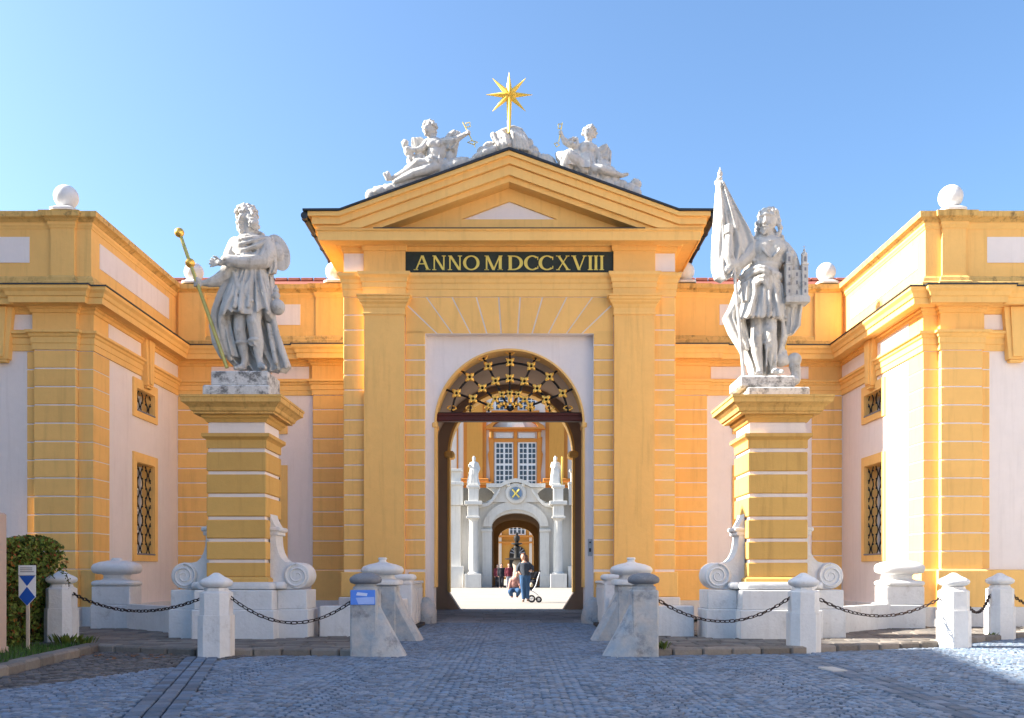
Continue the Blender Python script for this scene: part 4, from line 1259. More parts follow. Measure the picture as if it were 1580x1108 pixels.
# ================================================================== CARVED FIGURES
class Fig(MB):
    """clay laid out in the pixels of an enlarged view, at real distance z0; d = depth in the same unit (minus = towards camera)"""
    def __init__(self, ox, oy, sc, z0):
        super().__init__()
        self.o = (ox,oy); self.sc = sc; self.z0 = z0; self.u = z0/FPX/sc
    def p(self, x, y, d=0):
        q = P(self.o[0]+x/self.sc, self.o[1]+y/self.sc, self.z0)
        return Vector((q.x, q.y+d*self.u, q.z))
    def cap(self, pts, n=10):
        """tapered limb through (x,y,d,r)"""
        for a,b in zip(pts,pts[1:]):
            pa, pb = self.p(*a[:3]), self.p(*b[:3]); ra, rb = a[3]*self.u, b[3]*self.u
            self.tube([pa,pb],[ra,rb],n)
        for a in pts: self.sphere(self.p(*a[:3]), a[3]*self.u, n, 7)
        return self
    def ell(self, x, y, d, rx, ry, rd, rot=0):
        self.sphere(self.p(x,y,d),(rx*self.u,rd*self.u,ry*self.u),14,10,Matrix.Rotation(R(rot),3,'Y'))
        return self
    def drape(self, rows, nf=9, amp=.12, ph=0.0, n=48, tw=0.25, hem=0.0):
        """closed hanging cloth: rows (x,y,d,rx,rd)"""
        rs_ = []
        m = len(rows)
        for k,(x,y,d,rx,rd) in enumerate(rows):
            f = k/(m-1); ring=[]
            for i in range(n):
                a = 2*PI*i/n
                w_ = 1+amp*(.25+.75*f)*(math.sin(nf*a+ph+tw*k)+.5*math.sin((nf*1.7)//1*a+ph*2.1-tw*k*.7))
                yy = y + (hem*math.sin(nf*.5//1*a+ph)+hem*.6*math.sin(3*a+1.3) if k == m-1 else 0)
                ring.append(self.p(x+rx*w_*math.cos(a), yy, d+rd*w_*math.sin(a)))
            rs_.append(ring)
        return self.rings(rs_)
    def sheet(self, left, right, d0, th, nf=4, amp=14, ph=0.0, nu=26, bow=0.0):
        """thick hanging cloth between two edge curves (same count), folds running down"""
        m = len(left); front=[]; back=[]
        for k in range(m):
            f = k/(m-1)
            rf_, rb_ = [], []
            for i in range(nu+1):
                t = i/nu
                x = left[k][0]*(1-t)+right[k][0]*t; y = left[k][1]*(1-t)+right[k][1]*t
                d = d0 + amp*math.sin(nf*2*PI*t+ph+f*1.1)*(.5+.5*f) + amp*.4*math.sin(nf*4.4*PI*t+ph*1.7+f*2) + bow*(1-(2*t-1)**2)
                rf_.append(self.p(x,y,d-th/2)); rb_.append(self.p(x,y,d+th/2))
            front.append(rf_); back.append(rb_)
        rs_ = [front[k]+back[k][::-1] for k in range(m)]
        return self.rings(rs_)
    def curls(self, pts, r, jit=6, each=1):
        for (x,y,d) in pts:
            for _ in range(each):
                self.sphere(self.p(x+rs.uniform(-jit,jit),y+rs.uniform(-jit,jit),d+rs.uniform(-jit,jit)), r*self.u*rs.uniform(.75,1.2), 7, 5)
        return self
    def carve(self, name, m, parent, voxel=.016, smooth=2, dec=None):
        me = self.mesh(name, m)
        o = bpy.data.objects.new('tmp', me); COL.objects.link(o)
        md = o.modifiers.new('r','REMESH'); md.mode='VOXEL'; md.voxel_size=voxel; md.use_smooth_shade=True
        if smooth:
            ms = o.modifiers.new('s','SMOOTH'); ms.factor=.5; ms.iterations=smooth
        dg = bpy.context.evaluated_depsgraph_get()
        me2 = bpy.data.meshes.new_from_object(o.evaluated_get(dg))
        bpy.data.objects.remove(o); bpy.data.meshes.remove(me)
        me2.name = name
        if not me2.materials: me2.materials.append(m)
        me2.polygons.foreach_set('use_smooth',[True]*len(me2.polygons))
        return link(name, me2, parent)

def hand(f, x, y, d, dx, dy, s=1.0, spread=.5, curl=0.0, r=6.5):
    """palm at x,y pointing along dx,dy with four fingers and a thumb"""
    L_ = math.hypot(dx,dy); dx,dy = dx/L_,dy/L_; nx,ny = -dy,dx
    f.ell(x+dx*10*s,y+dy*10*s,d,16*s,16*s,9*s)
    for k,(o_,l) in enumerate(((-1.5,26),(-.5,31),(.5,29),(1.5,22))):
        bx,by = x+dx*20*s+nx*o_*8.5*s, y+dy*20*s+ny*o_*8.5*s
        a = o_*spread*.22
        ex,ey = dx*math.cos(a)-dy*math.sin(a), dx*math.sin(a)+dy*math.cos(a)
        f.cap([(bx,by,d,r*s),(bx+ex*l*.55*s,by+ey*l*.55*s,d-curl*6*s,r*.9*s),(bx+ex*l*(1-.35*curl)*s,by+ey*l*(1-.35*curl)*s,d-curl*18*s,r*.75*s)],7)
    f.cap([(x+nx*12*s,y+ny*12*s,d-4,r*1.1*s),(x+nx*24*s+dx*12*s,y+ny*24*s+dy*12*s,d-10*s,r*.95*s),(x+nx*26*s+dx*26*s,y+ny*26*s+dy*26*s,d-14*s,r*.8*s)],7)

# ---------------- left saint: pilgrim with staff, hat and gourd
SZ = 14.75
sl = thing('statue', 'limestone pilgrim saint with golden staff and round hat, left pedestal', 'statue', (-4.11,SZ,3.75), 'saints on the pedestals')
f = Fig(250,300,3.464,SZ)
b = MB().box(-4.11-.53,-4.11+.50,SZ-.42,SZ+.42,3.742,3.93,.02); b.build('lower_plinth', PLIN, sl)
b = MB().box(-4.11-.42,-4.11+.46,SZ-.36,SZ+.36,3.931,4.155,.02); b.build('upper_plinth', PLIN, sl)
# legs
f.cap([(432,590,-2,44),(424,690,-16,36),(422,735,-22,33),(432,790,-14,32),(446,880,-4,19),(440,915,-4,18)])
f.cap([(440,915,-2,18),(425,932,-30,15),(408,940,-52,11)]); f.ell(432,936,-18,24,12,26)
f.cap([(498,595,-6,50),(500,660,-34,42),(503,700,-44,37),(512,760,-34,36),(520,800,-26,33),(522,880,-14,20),(530,915,-14,19)])
f.cap([(530,915,-12,20),(548,928,-44,16),(566,938,-70,12)]); f.ell(545,934,-34,26,13,30)
for (x,y,d,r) in ((503,695,-76,17),(422,735,-50,14)): f.ell(x,y,d,r,r*1.2,8)
# boot tops
f.ell(508,790,-30,42,18,40); f.ell(430,800,-16,36,16,36)
for k in range(9): f.cap([(476+k*8,792,-58+abs(k-4)*6,8),(476+k*8,812+(k%3)*5,-60+abs(k-4)*6,4)],6)
# tunic skirt
f.drape([(470,380,0,74,52),(470,430,-2,92,60),(462,500,-4,108,66),(458,570,-8,120,70),(452,650,-10,128,74)], 9, .13, .6, hem=20)
for k in range(13):
    a = PI+PI*(k+rs.uniform(-.35,.35))/12
    x0,x1 = 470+86*math.cos(a), 455+132*math.cos(a+rs.uniform(-.12,.12))
    r_ = rs.uniform(.7,1.5)
    f.cap([(x0,410+rs.uniform(0,30),-8+56*math.sin(a),4),(x0*.5+x1*.5+rs.uniform(-9,9),520,-10+70*math.sin(a),8*r_),(x1,628+rs.uniform(-8,26),-12+80*math.sin(a),11*r_)],7)
for (p0,p1,p2) in (((400,430),(430,520),(505,590)),((540,430),(560,520),(585,640)),((410,470),(396,560),(352,660)),((500,440),(470,530),(448,600))):
    f.cap([(p0[0],p0[1],-62,6),(p1[0],p1[1],-80,13),(p2[0],p2[1],-78,9)],8)
# wind-blown cloak edge on the left and over the hip
f.cap([(352,470,-30,14),(318,540,-22,18),(286,620,-10,18),(268,700,0,17),(280,790,6,16),(316,866,6,12)],9)
f.cap([(372,500,-40,10),(346,590,-34,15),(322,680,-22,16),(330,780,-8,15),(366,880,0,12)],9)
f.cap([(590,640,0,12),(612,740,-2,16),(640,840,-4,17),(664,902,-6,14),(690-25,925,-6,10)],9)
f.cap([(570,700,-8,10),(590,800,-10,14),(612,900,-10,14)],9)
# belt and torso
f.ell(470,395,0,84,18,60); f.ell(470,330,4,92,92,60); f.ell(470,265,6,86,58,52)
f.ell(440,300,-26,52,52,42); f.ell(512,296,-22,44,50,40)
# cape folds over chest
for (a_,b_,c_,d_,r_) in (((398,262),(438,292),(505,272),(558,244),12),((392,282),(448,326),(520,300),(566,262),14),((388,306),(452,352),(512,344),(556,318),13),((410,250),(450,262),(500,254),(545,238),10)):
    f.cap([(a_[0],a_[1],-34,r_*.7),((a_[0]+b_[0])/2,(a_[1]+b_[1])/2,-58,r_),(b_[0],b_[1],-68,r_),(c_[0],c_[1],-66,r_),(d_[0],d_[1],-38,r_*.6)],8)
f.ell(470,235,0,66,26,46)
# short cape on the far shoulder hanging down
f.sheet([(548,225),(566,270),(575,330),(572,390),(560,430)],[(592,225),(602,270),(608,330),(612,390),(604,420)],10,34,2,6)
# left arm (viewer's right), across the body
f.cap([(556,268,-4,44),(566,320,-14,46),(548,366,-34,44),(490,384,-66,38),(430,388,-84,33),(392,384,-92,30),(368,384,-94,26)])
for k in range(6): f.cap([(560-k*34,300+k*14+8*math.sin(k),-50-k*8,8),(548-k*30,350+k*10,-72-k*5,9)],7)
f.ell(384,386,-92,26,34,24)
f.cap([(366,388,-94,20),(340,398,-98,17)])
hand(f,338,398,-98,-1,-.05,1.05,1.0,.1)
# right arm (viewer's left), down to the staff
f.cap([(396,270,-2,42),(372,330,-6,42),(366,400,-10,44),(350,440,-22,40),(310,470,-34,34),(270,486,-44,24),(236,490,-50,15)])
for k in range(5): f.cap([(386-k*14,400+k*16,-44,8),(350-k*12,450+k*9,-58,7)],7)
f.ell(208,492,-52,20,22,14)
for k in range(4): f.cap([(196,476+k*11,-64,6.5),(212,474+k*11,-74,6.5),(226,478+k*11,-62,6)],6)
f.cap([(222,472,-56,7),(206,466,-70,6)],6)
# neck and head, turned up to the right
f.cap([(470,235,0,38),(466,190,-4,34),(468,160,-8,36)])
f.ell(462,128,-2,48,56,54,-14)
f.ell(484,138,-34,33,44,26,-18)                      # face mass
f.cap([(494,112,-58,8),(506,134,-72,9)],7)           # nose
f.cap([(470,106,-50,8),(496,100,-56,8),(514,104,-44,7)],7)   # brow
f.ell(478,148,-48,16,14,12); f.ell(512,146,-40,12,14,12)
f.cap([(490,152,-62,5),(508,152,-60,5)],6)
f.ell(504,172,-46,24,22,22); f.curls([(490,170,-54),(505,180,-56),(520,176,-44),(522,160,-40),(516,192,-40),(500,190,-48),(524,188,-30),(484,184,-44)],10,4,2)
hp = []
for k in range(90):
    a = rs.uniform(0,2*PI); e_ = rs.uniform(.0,1.25)
    x = 452+56*math.cos(a)*math.cos(e_); d = 6+56*math.sin(a)*math.cos(e_); y = 112-52*math.sin(e_)
    if x > 470 and d < -18 and y > 92: continue
    hp.append((x,y,d))
f.curls(hp,12,3)
f.curls([(408,130,0),(404,150,0),(410,170,4),(416,190,4),(424,206,6),(430,222,0),(436,140,-44),(428,160,-38),(424,180,-30),(430,205,-26),(500,205,10),(520,200,16),(530,215,12),(440,180,30),(470,190,36),(495,180,34)],13,6,3)
# cloak: behind the body and trailing to both sides
f.sheet([(395,300),(360,420),(318,520),(280,600),(262,680),(270,780),(312,850),(372,915),(420,940)],
        [(560,300),(580,420),(590,520),(575,600),(590,680),(625,780),(652,850),(672,905),(640,942)],52,40,5,19,.4,44)
f.sheet([(330,480),(290,560),(262,640),(258,700),(282,790),(310,860)],[(372,480),(368,560),(362,640),(372,700),(392,790),(410,870)],10,44,2,12,1.0)
f.sheet([(560,560),(560,650),(575,740),(590,830),(592,940)],[(590,560),(598,650),(620,740),(652,830),(674,915)],26,40,2,9,.3)
f.carve('figure', STAT, sl, .0115, 1)
h_ = Fig(250,300,3.464,SZ)
rot = Matrix.Rotation(R(-16),3,'Y') @ Matrix.Rotation(R(24),3,'Z')
h_.sphere(h_.p(606,292,56),(64*h_.u,12*h_.u,104*h_.u),28,12,rot)
h_.sphere(h_.p(604,292,44),(34*h_.u,24*h_.u,52*h_.u),18,10,rot)
h_.carve('hat', STAT, sl, .012, 2)
g_ = Fig(250,300,3.464,SZ)
g_.ell(621,606,-10,40,42,38).ell(613,545,-10,22,20,20).ell(612,515,-10,17,16,16).cap([(613,505,-10,10),(611,494,-10,8)]).cap([(570,560,-10,7),(600,545,-12,7)])
g_.carve('gourd', STAT, sl, .011, 1)
st = Fig(250,300,3.464,SZ)
st.tube([st.p(118,228,-72),st.p(366,940,-60)],[.027,.031],12)
staff = st.build('staff', BRASS, sl, 50)
for (x,y,d) in ((118,230,-72),(174,390,-69)):
    q = Fig(250,300,3.464,SZ); c_ = q.p(x,y,d)
    q.sphere(c_, 25*q.u, 18, 12); q.build('staff_ball', GOLD, staff, 80)

# ---------------- right saint: armoured knight with banner and church model
sr = thing('statue', 'limestone armoured saint holding a banner and church model, right pedestal', 'statue', (4.13,SZ,3.75), 'saints on the pedestals')
MB().box(4.13-.45,4.13+.50,SZ-.42,SZ+.42,3.742,3.90,.02).build('lower_plinth', PLIN, sr)
MB().box(4.13-.56,4.13+.30,SZ-.36,SZ+.36,3.901,4.09,.03).build('upper_plinth', PLIN, sr)
f = Fig(1060,250,2.916,SZ)
# legs in boots
f.cap([(318,690,-4,34),(312,760,-16,30),(308,800,-18,27),(312,850,-10,26),(326,925,-2,15),(326,948,-2,15)])
f.cap([(326,950,-4,15),(312,958,-28,12),(300,962,-44,9)]); f.ell(320,958,-14,20,10,22)
f.cap([(362,690,-10,38),(362,750,-30,33),(364,785,-34,29),(372,840,-24,29),(384,915,-10,16),(388,940,-10,16)])
f.cap([(388,942,-10,16),(402,950,-36,13),(414,955,-54,9)]); f.ell(396,950,-22,24,11,26)
f.ell(364,770,-56,16,20,10); f.ell(310,790,-40,14,18,10)
f.ell(366,820,-28,31,8,30); f.ell(310,835,-14,27,8,27)
for x in (345,365,385): f.cap([(x,738,-52,5),(x+4,925,-36,4)],6)
# pleated skirt
f.drape([(350,480,0,62,46),(340,540,-2,78,54),(332,620,-6,86,58),(324,705,-8,92,62)],14,.09,.3,hem=10)
for k in range(13):
    a = PI+PI*k/12
    f.cap([(345+70*math.cos(a),560,-4+52*math.sin(a),5),(324+94*math.cos(a),712,-10+66*math.sin(a),10)],7)
# rolled sash swags over the hips
for k in range(4):
    pts = []
    for i in range(9):
        t = i/8
        pts.append((238+8*k+t*(182-20*k), 560+24*k-(62+8*k)*math.sin(PI*min(1,t*1.05))+50*t*t-34*(1-t)**2*(k<2), -8-70*math.sin(PI*t), 11))
    f.cap(pts,7)
f.ell(340,515,-6,92,40,60,8)
f.sheet([(238,560),(236,600),(240,640)],[(300,530),(296,590),(286,640)],-38,26,2,6)
f.sheet([(385,520),(396,590),(405,680)],[(424,560),(432,640),(440,720)],-20,30,1.5,7)
# cuirass
f.ell(362,420,0,78,82,56); f.ell(362,385,-4,78,50,52); f.ell(335,400,-30,40,42,30); f.ell(392,400,-28,40,42,30)
f.ell(356,470,0,70,24,50)
for k in range(11): f.ell(296+k*13,452+3*math.sin(k*2),-44+abs(k-5)*4,7,9,8)
f.ell(362,352,2,60,20,42)
# neck, head, long hair and beard
f.cap([(362,360,0,28),(362,330,-4,27)])
f.ell(360,268,0,42,52,46,6)
f.ell(346,282,-28,32,42,24,6)
f.cap([(338,268,-52,6),(334,292,-64,8)],7)
f.cap([(320,258,-44,6),(340,252,-52,6.5),(364,256,-46,6)],7)
f.ell(326,292,-44,11,11,9); f.ell(356,294,-44,13,12,10)
f.cap([(328,306,-54,4),(346,307,-55,4)],6)
f.ell(340,318,-40,20,18,16); f.curls([(330,318,-44),(344,324,-46),(336,332,-42),(350,330,-38),(326,326,-36)],8,4,2)
hp = []
for k in range(70):
    a = rs.uniform(0,2*PI); e_ = rs.uniform(.05,1.3)
    x = 366+46*math.cos(a)*math.cos(e_); d = 6+46*math.sin(a)*math.cos(e_); y = 256-44*math.sin(e_)
    if x < 372 and d < -16 and y > 232: continue
    hp.append((x,y,d))
f.curls(hp,10,3)
f.curls([(405,250,-10),(412,268,-8),(408,286,-10),(418,302,-8),(414,320,-10),(404,336,-16),(420,340,-8),(430,356,-8),(412,356,-18),(436,374,-8),(424,382,-16),(444,392,-8),(436,408,-10),(318,280,4),(316,300,4),(318,322,2),(310,340,0),(322,350,-8),(390,300,24),(370,310,34)],11,5,3)
f.ell(366,322,16,46,44,20); f.ell(362,340,4,52,24,30)
# far arm under the church model
f.cap([(432,392,-2,34),(458,430,-8,34),(474,470,-6,32),(488,520,4,28),(486,600,-4,26),(470,640,-20,22)])
f.curls([(446,400,-24),(458,420,-28),(468,440,-28),(476,460,-24),(484,430,-10),(490,452,-8)],12,6,2)
f.sheet([(440,650),(436,690),(438,740),(446,780)],[(520,640),(512,690),(508,740),(480,775)],6,44,2,10)
# banner arm
f.cap([(298,390,-6,36),(266,430,-12,34),(226,466,-22,32),(190,478,-34,29),(176,440,-42,26),(176,390,-46,22),(178,352,-48,17)])
f.ell(180,325,-46,16,22,12)
for k in range(4): f.cap([(160,310+k*10,-56,6),(176,306+k*10,-66,6),(192,310+k*10,-56,5.5)],6)
f.cap([(192,330,-54,6),(186,306,-62,5.5)],6)
f.cap([(170,500,-40,18),(196,490,-34,20),(222,500,-28,16),(214,530,-26,10)])
f.curls([(160,490,-44),(172,506,-40),(190,512,-36),(206,500,-30)],10,5,2)
# cloak behind
f.sheet([(300,400),(262,480),(228,560),(200,640),(172,690),(200,760),(244,830),(280,900),(296,955)],
        [(440,400),(450,480),(455,560),(455,640),(452,690),(448,760),(432,830),(410,900),(400,950)],46,34,4,12,.7,30)
f.cap([(292,470,-4,10),(256,560,-4,13),(216,640,0,14),(186,694,2,13),(220,770,6,12),(258,836,8,10)],9)
f.cap([(270,560,-18,9),(250,650,-14,12),(244,740,-4,12),(272,840,4,10)],9)
f.cap([(446,560,-4,10),(456,650,-6,13),(452,740,-4,13),(430,830,0,11),(414,910,4,9)],9)
f.cap([(424,700,-18,8),(430,780,-16,11),(412,870,-8,9)],9)
for (p0,p1,p2) in (((290,540),(286,620),(262,706)),((330,560),(322,640),(318,716)),((372,556),(384,640),(392,712)),((352,540),(350,640),(352,704))):
    f.cap([(p0[0],p0[1],-62,5),(p1[0],p1[1],-74,10),(p2[0],p2[1],-76,9)],8)
f.cap([(306,372,-30,7),(330,420,-62,6),(352,446,-62,5)],7); f.cap([(420,372,-28,7),(396,420,-62,6),(372,446,-62,5)],7)
f.cap([(318,362,-34,8),(362,374,-50,8),(408,360,-34,8)],8)
f.sheet([(250,560),(214,620),(174,680),(176,700),(214,770),(256,826)],[(280,560),(272,620),(262,680),(266,720),(280,780),(290,830)],14,36,2,9)
# globe, helmet and orb group at the right foot
f.ell(424,885,10,33,36,32); f.ell(486,888,8,32,32,30); f.cap([(486,915,8,26),(492,945,8,22),(490,975,6,24)])
f.ell(470,985,6,40,22,40); f.cap([(440,850,10,12),(444,900,4,16)])
f.carve('figure', STAT, sr, .0115, 1)
# banner cloth and pole
bn = Fig(1060,250,2.916,SZ)
bn.sheet([(128,104),(124,160),(118,240),(112,330),(108,420),(108,490),(122,535),(150,549)],
         [(160,100),(190,160),(232,240),(272,310),(300,372),(288,420),(262,448),(216,520)],-18,20,2.6,11,.4,34,-16)
bn.cap([(300,368,-20,14),(284,410,-30,16),(262,440,-30,14),(236,440,-26,12)])
bn.cap([(133,100,-14,14),(150,104,-14,12)])
bn.cap([(160,200,-30,9),(200,300,-42,10),(230,400,-40,11),(250,440,-34,10)],8)
bn.cap([(142,160,-28,8),(146,280,-40,9),(136,400,-38,9),(140,500,-30,9)],8)
bn.carve('banner', STAT, sr, .0115, 1)
pl_ = Fig(1060,250,2.916,SZ)
pl_.tube([pl_.p(142,80,-18),pl_.p(178,330,-44),pl_.p(206,540,-46),pl_.p(246,975,-40)],[.022,.026,.026,.028],10)
pole = pl_.build('pole', STAT, sr, 50)
tp = Fig(1060,250,2.916,SZ)
tp.ell(143,82,-18,13,9,13).ell(145,62,-18,12,16,9).cap([(145,50,-18,7),(145,32,-18,2)])
tp.carve('spear_tip', STAT, sr, .008, 1)
# church model
ch = Fig(1060,250,2.916,SZ)
def cbox(x0,x1,y0,y1,d0,d1,bev=.004):
    a,b_ = ch.p(x0,y1,d0), ch.p(x1,y0,d1)
    return MB().box(a.x,b_.x,a.y,b_.y,a.z,b_.z,bev)
cm = cbox(428,534,622,648,-66,14).build('church_model', STAT, sr)
cbox(432,530,616,622,-62,10).build('step', STAT, cm)
cbox(460,502,500,616,-46,0).build('nave', STAT, cm)
for (x0,x1,yt) in ((430,458,478),(502,528,478)):
    cbox(x0,x1,yt,616,-58,-22).build('tower', STAT, cm)
    cbox(x0-2,x1+2,yt-4,yt+3,-61,-19).build('tower_cornice', STAT, cm)
    cbox(x0+3,x1-3,yt-44,yt-4,-56,-25).build('belfry', STAT, cm)
    c_ = ch.p((x0+x1)/2,yt-44,-40)
    o = MB().lathe(tuple(c_),[(.0,-.004),(.048,0),(.05,.02),(.036,.045),(.016,.06),(.02,.075),(.014,.095),(.004,.11),(.003,.16),(0,.165)],12).build('onion_dome', STAT, cm, 50)
    b = MB().box(c_.x-.018,c_.x+.018,c_.y-.004,c_.y+.004,c_.z+.132,c_.z+.139); b.build('cross_arm', STAT, o)
    for yy in (500,532,566,598):
        cbox((x0+x1)/2-4,(x0+x1)/2+4,yy-7,yy+7,-59.2,-56,0).build('window', SGNG, cm)
    cbox((x0+x1)/2-5,(x0+x1)/2+5,yt-34,yt-12,-57.2,-54,0).build('window', SGNG, cm)
for yy in (520,556,600):
    cbox(477,485,yy-8,yy+8,-47.2,-44,0).build('window', SGNG, cm)
c_ = ch.p(481,500,-24)
MB().lathe(tuple(c_),[(0,0),(.055,0),(.055,.02),(.05,.045),(.03,.065),(.01,.075),(.008,.10),(0,.105)],14).build('dome', STAT, cm, 50)
gc = Fig(1060,250,2.916,SZ)
gc.tube([gc.p(446,850,6),gc.p(446,818,6)],.012,6).tube([gc.p(437,828,6),gc.p(456,828,6)],.011,6)
gc.build('gilt_cross', GOLD, sr, 50)

# ================================================================== FIGURES ON THE PEDIMENT
AZ = 19.92
def fold_arm(f, pts): f.cap(pts, 9)
# left angel
al = thing('angel_sculpture', 'limestone winged angel reclining on the left pediment slope with a key', 'sculpture', tuple(P(660,290,AZ)), 'angels on the pediment')
f = Fig(540,90,3.29,AZ)
f.ell(402,362,0,30,36,30,8); f.ell(394,370,-18,21,27,16,10); f.cap([(384,366,-34,4),(382,378,-38,5)],6)
f.cap([(378,358,-28,4),(396,354,-32,4),(412,358,-24,4)],6); f.ell(390,396,-18,12,9,10)
hp=[]
for k in range(50):
    a = rs.uniform(0,2*PI); e_ = rs.uniform(.1,1.3)
    x=406+34*math.cos(a)*math.cos(e_); d=4+34*math.sin(a)*math.cos(e_); y=352-32*math.sin(e_)
    if x<402 and d<-14 and y>338: continue
    hp.append((x,y,d))
f.curls(hp,8,3); f.curls([(430,360,0),(434,372,2),(428,384,6),(440,352,-4),(374,356,-6),(372,368,0)],8,4,2)
f.cap([(410,392,2,18),(418,415,2,20)])
f.ell(432,440,0,46,38,34); f.ell(432,485,0,44,46,34); f.ell(414,446,-22,22,20,16); f.ell(450,444,-20,22,20,16); f.ell(430,530,0,48,34,38)
f.cap([(474,425,0,22),(512,430,-10,24),(530,425,-14,20),(566,408,-22,13),(596,394,-28,10)])
f.sheet([(478,410),(480,440),(490,466)],[(556,402),(552,440),(530,470)],-6,26,2,7)
f.ell(602,392,-28,10,11,9)
for k in range(4): f.cap([(594,386+k*5,-36,3.6),(603,384+k*5,-40,3.6),(611,388+k*5,-34,3.4)],5)
f.cap([(392,428,0,20),(368,462,-14,16),(340,476,-22,13),(310,478,-28,11),(292,470,-30,10)])
# cherub perched by the far hand
f.ell(282,440,-14,17,20,16); f.ell(300,478,-12,26,28,22); f.cap([(286,470,-14,10),(272,452,-18,7)]); f.curls([(276,426,-12),(286,422,-12),(292,430,-12),(270,436,-12)],7,3,2)
f.cap([(310,500,-12,16),(300,530,-16,12),(306,556,-14,9)])
# legs
f.cap([(440,550,-20,30),(396,552,-36,27),(350,552,-44,25),(300,585,-36,21),(250,608,-28,15),(214,622,-26,11)])
f.cap([(214,622,-26,11),(196,628,-34,10),(180,604,-38,8)]); f.ell(196,612,-32,16,26,14)
f.cap([(440,565,-30,30),(390,590,-52,25),(330,606,-50,22),(270,630,-44,16),(236,642,-40,12)])
f.ell(420,545,-44,36,22,18); f.curls([(400,532,-50),(416,526,-50),(432,530,-48),(446,540,-44),(408,548,-54),(380,566,-50)],13,5,2)
for (x,y,rx,ry,rd,an) in ((330,520,34,22,26,-25),(352,500,30,26,24,0),(478,540,34,30,30,10),(300,560,34,20,26,-25),(262,596,34,18,26,-22),(506,500,20,34,20,0),(470,470,20,40,22,0)):
    f.ell(x,y,4,rx,ry,rd,an)
for k in range(7):
    f.cap([(300+k*26,520-k*4,-26,6),(316+k*24,560-k*2,-36,9),(296+k*26,604-k*8,-30,8)],7)
# drapery strut behind the raised arm
f.sheet([(510,440),(508,480),(500,530)],[(548,440),(540,480),(528,530)],18,24,1,5)
# clouds along the slope
for (x,y,rx,ry,rd) in ((110,700,34,30,34),(150,684,50,28,40),(200,670,46,24,40),(250,656,46,26,44),(300,640,50,26,46),(360,622,56,28,48),(420,600,56,30,48),(470,580,50,30,46),(510,560,36,26,40),(545,545,50,32,44),(580,535,34,26,38),(235,630,22,16,24)):
    f.ell(x,y-3,4,rx,ry*1.12,rd,-18)
    f.curls([(x-rx*.4,y-ry*.55,-12),(x+rx*.35,y-ry*.75,-8)],ry*.5,4,1)
f.carve('figure', STAT, al, .013, 1)
def wing_part(pts, parent, z0, th=10, d0=30, nf=3):
    w_ = Fig(540,90,3.29,z0)
    w_.sheet(pts[0],pts[1],d0,th,nf,3,0,16)
    return w_.carve('wing', STAT, parent, .011, 1)
wing_part(([(310,396),(308,428),(322,462),(350,492)],[(360,392),(392,416),(398,450),(392,488)]), al, AZ, 16, 20)
wing_part(([(524,352),(498,368),(480,390),(468,414)],[(560,364),(560,392),(548,412),(522,430)]), al, AZ, 16, 24)
k_ = Fig(540,90,3.29,AZ)
k_.tube([k_.p(574,340,-34),k_.p(622,432,-30)],.011,7)
key = k_.build('key', GOLDP, al, 50)
def kp(dx=0):
    q = Fig(540,90,3.29,AZ)
    return q
q = kp(); q.tube([q.p(590,346,-34),q.p(610,342,-34),q.p(612,362,-33),q.p(592,366,-33)],.012,6,True); q.build('key_bit', GOLDP, key, 50)
q = kp(); q.tube([q.p(598,440,-30),q.p(620,432,-30),q.p(650,440,-30),q.p(630,452,-30)],.011,6,True)
q.tube([q.p(632,440,-30),q.p(636,466,-30)],.010,6); q.build('key_bow', GOLDP, key, 50)

# right angel
ar = thing('angel_sculpture', 'limestone winged angel seated on the right pediment slope raising a key', 'sculpture', tuple(P(910,270,AZ)), 'angels on the pediment')
f = Fig(540,90,3.29,AZ)
f.ell(1214,382,0,28,35,29,-4); f.ell(1208,390,-18,21,26,15,0); f.cap([(1206,384,-32,4),(1205,396,-36,5)],6)
f.cap([(1192,376,-26,4),(1208,372,-32,4),(1226,376,-24,4)],6); f.ell(1208,414,-18,11,9,10)
hp=[]
for k in range(46):
    a = rs.uniform(0,2*PI); e_ = rs.uniform(.1,1.3)
    x=1217+31*math.cos(a)*math.cos(e_); d=5+31*math.sin(a)*math.cos(e_); y=372-28*math.sin(e_)
    if x<1222 and d<-14 and y>358: continue
    hp.append((x,y,d))
f.curls(hp,8,3); f.curls([(1240,372,-4),(1246,384,0),(1242,396,4),(1186,372,-4),(1184,388,0),(1230,350,0),(1208,348,0)],8,4,2)
f.cap([(1214,410,2,16),(1208,432,2,18)])
f.ell(1202,458,0,46,36,32); f.ell(1200,505,0,46,46,34); f.ell(1184,470,-22,20,18,14); f.ell(1220,468,-20,20,18,14)
f.drape([(1198,500,-2,44,36),(1196,540,-10,54,44),(1190,580,-18,58,50)],9,.10,.2,36,hem=5)
f.cap([(1164,450,-2,17),(1140,452,-14,15),(1110,452,-24,13),(1088,440,-28,12),(1078,416,-30,11),(1070,398,-32,9)])
f.ell(1068,392,-32,9,11,8)
for k in range(4): f.cap([(1060,388+k*5,-38,3.4),(1068,386+k*5,-42,3.4),(1076,390+k*5,-36,3.2)],5)
f.curls([(1090,432,-26),(1110,428,-24),(1128,424,-18),(1146,420,-14),(1100,446,-32),(1124,450,-30),(1150,440,-20)],12,6,2)
f.cap([(1240,455,0,18),(1262,500,-10,16),(1272,540,-22,13),(1292,552,-26,11)])
for (x,y,rx,ry,rd,an) in ((1150,490,30,34,28,0),(1256,545,40,28,30,15),(1130,560,40,30,36,0),(1290,540,34,24,28,20),(1236,500,22,34,22,0)):
    f.ell(x,y,2,rx,ry,rd,an)
for k in range(7):
    f.cap([(1100+k*26,486+k*8,-34,6),(1112+k*25,530+k*6,-46,9),(1120+k*26,580+k*5,-40,8)],7)
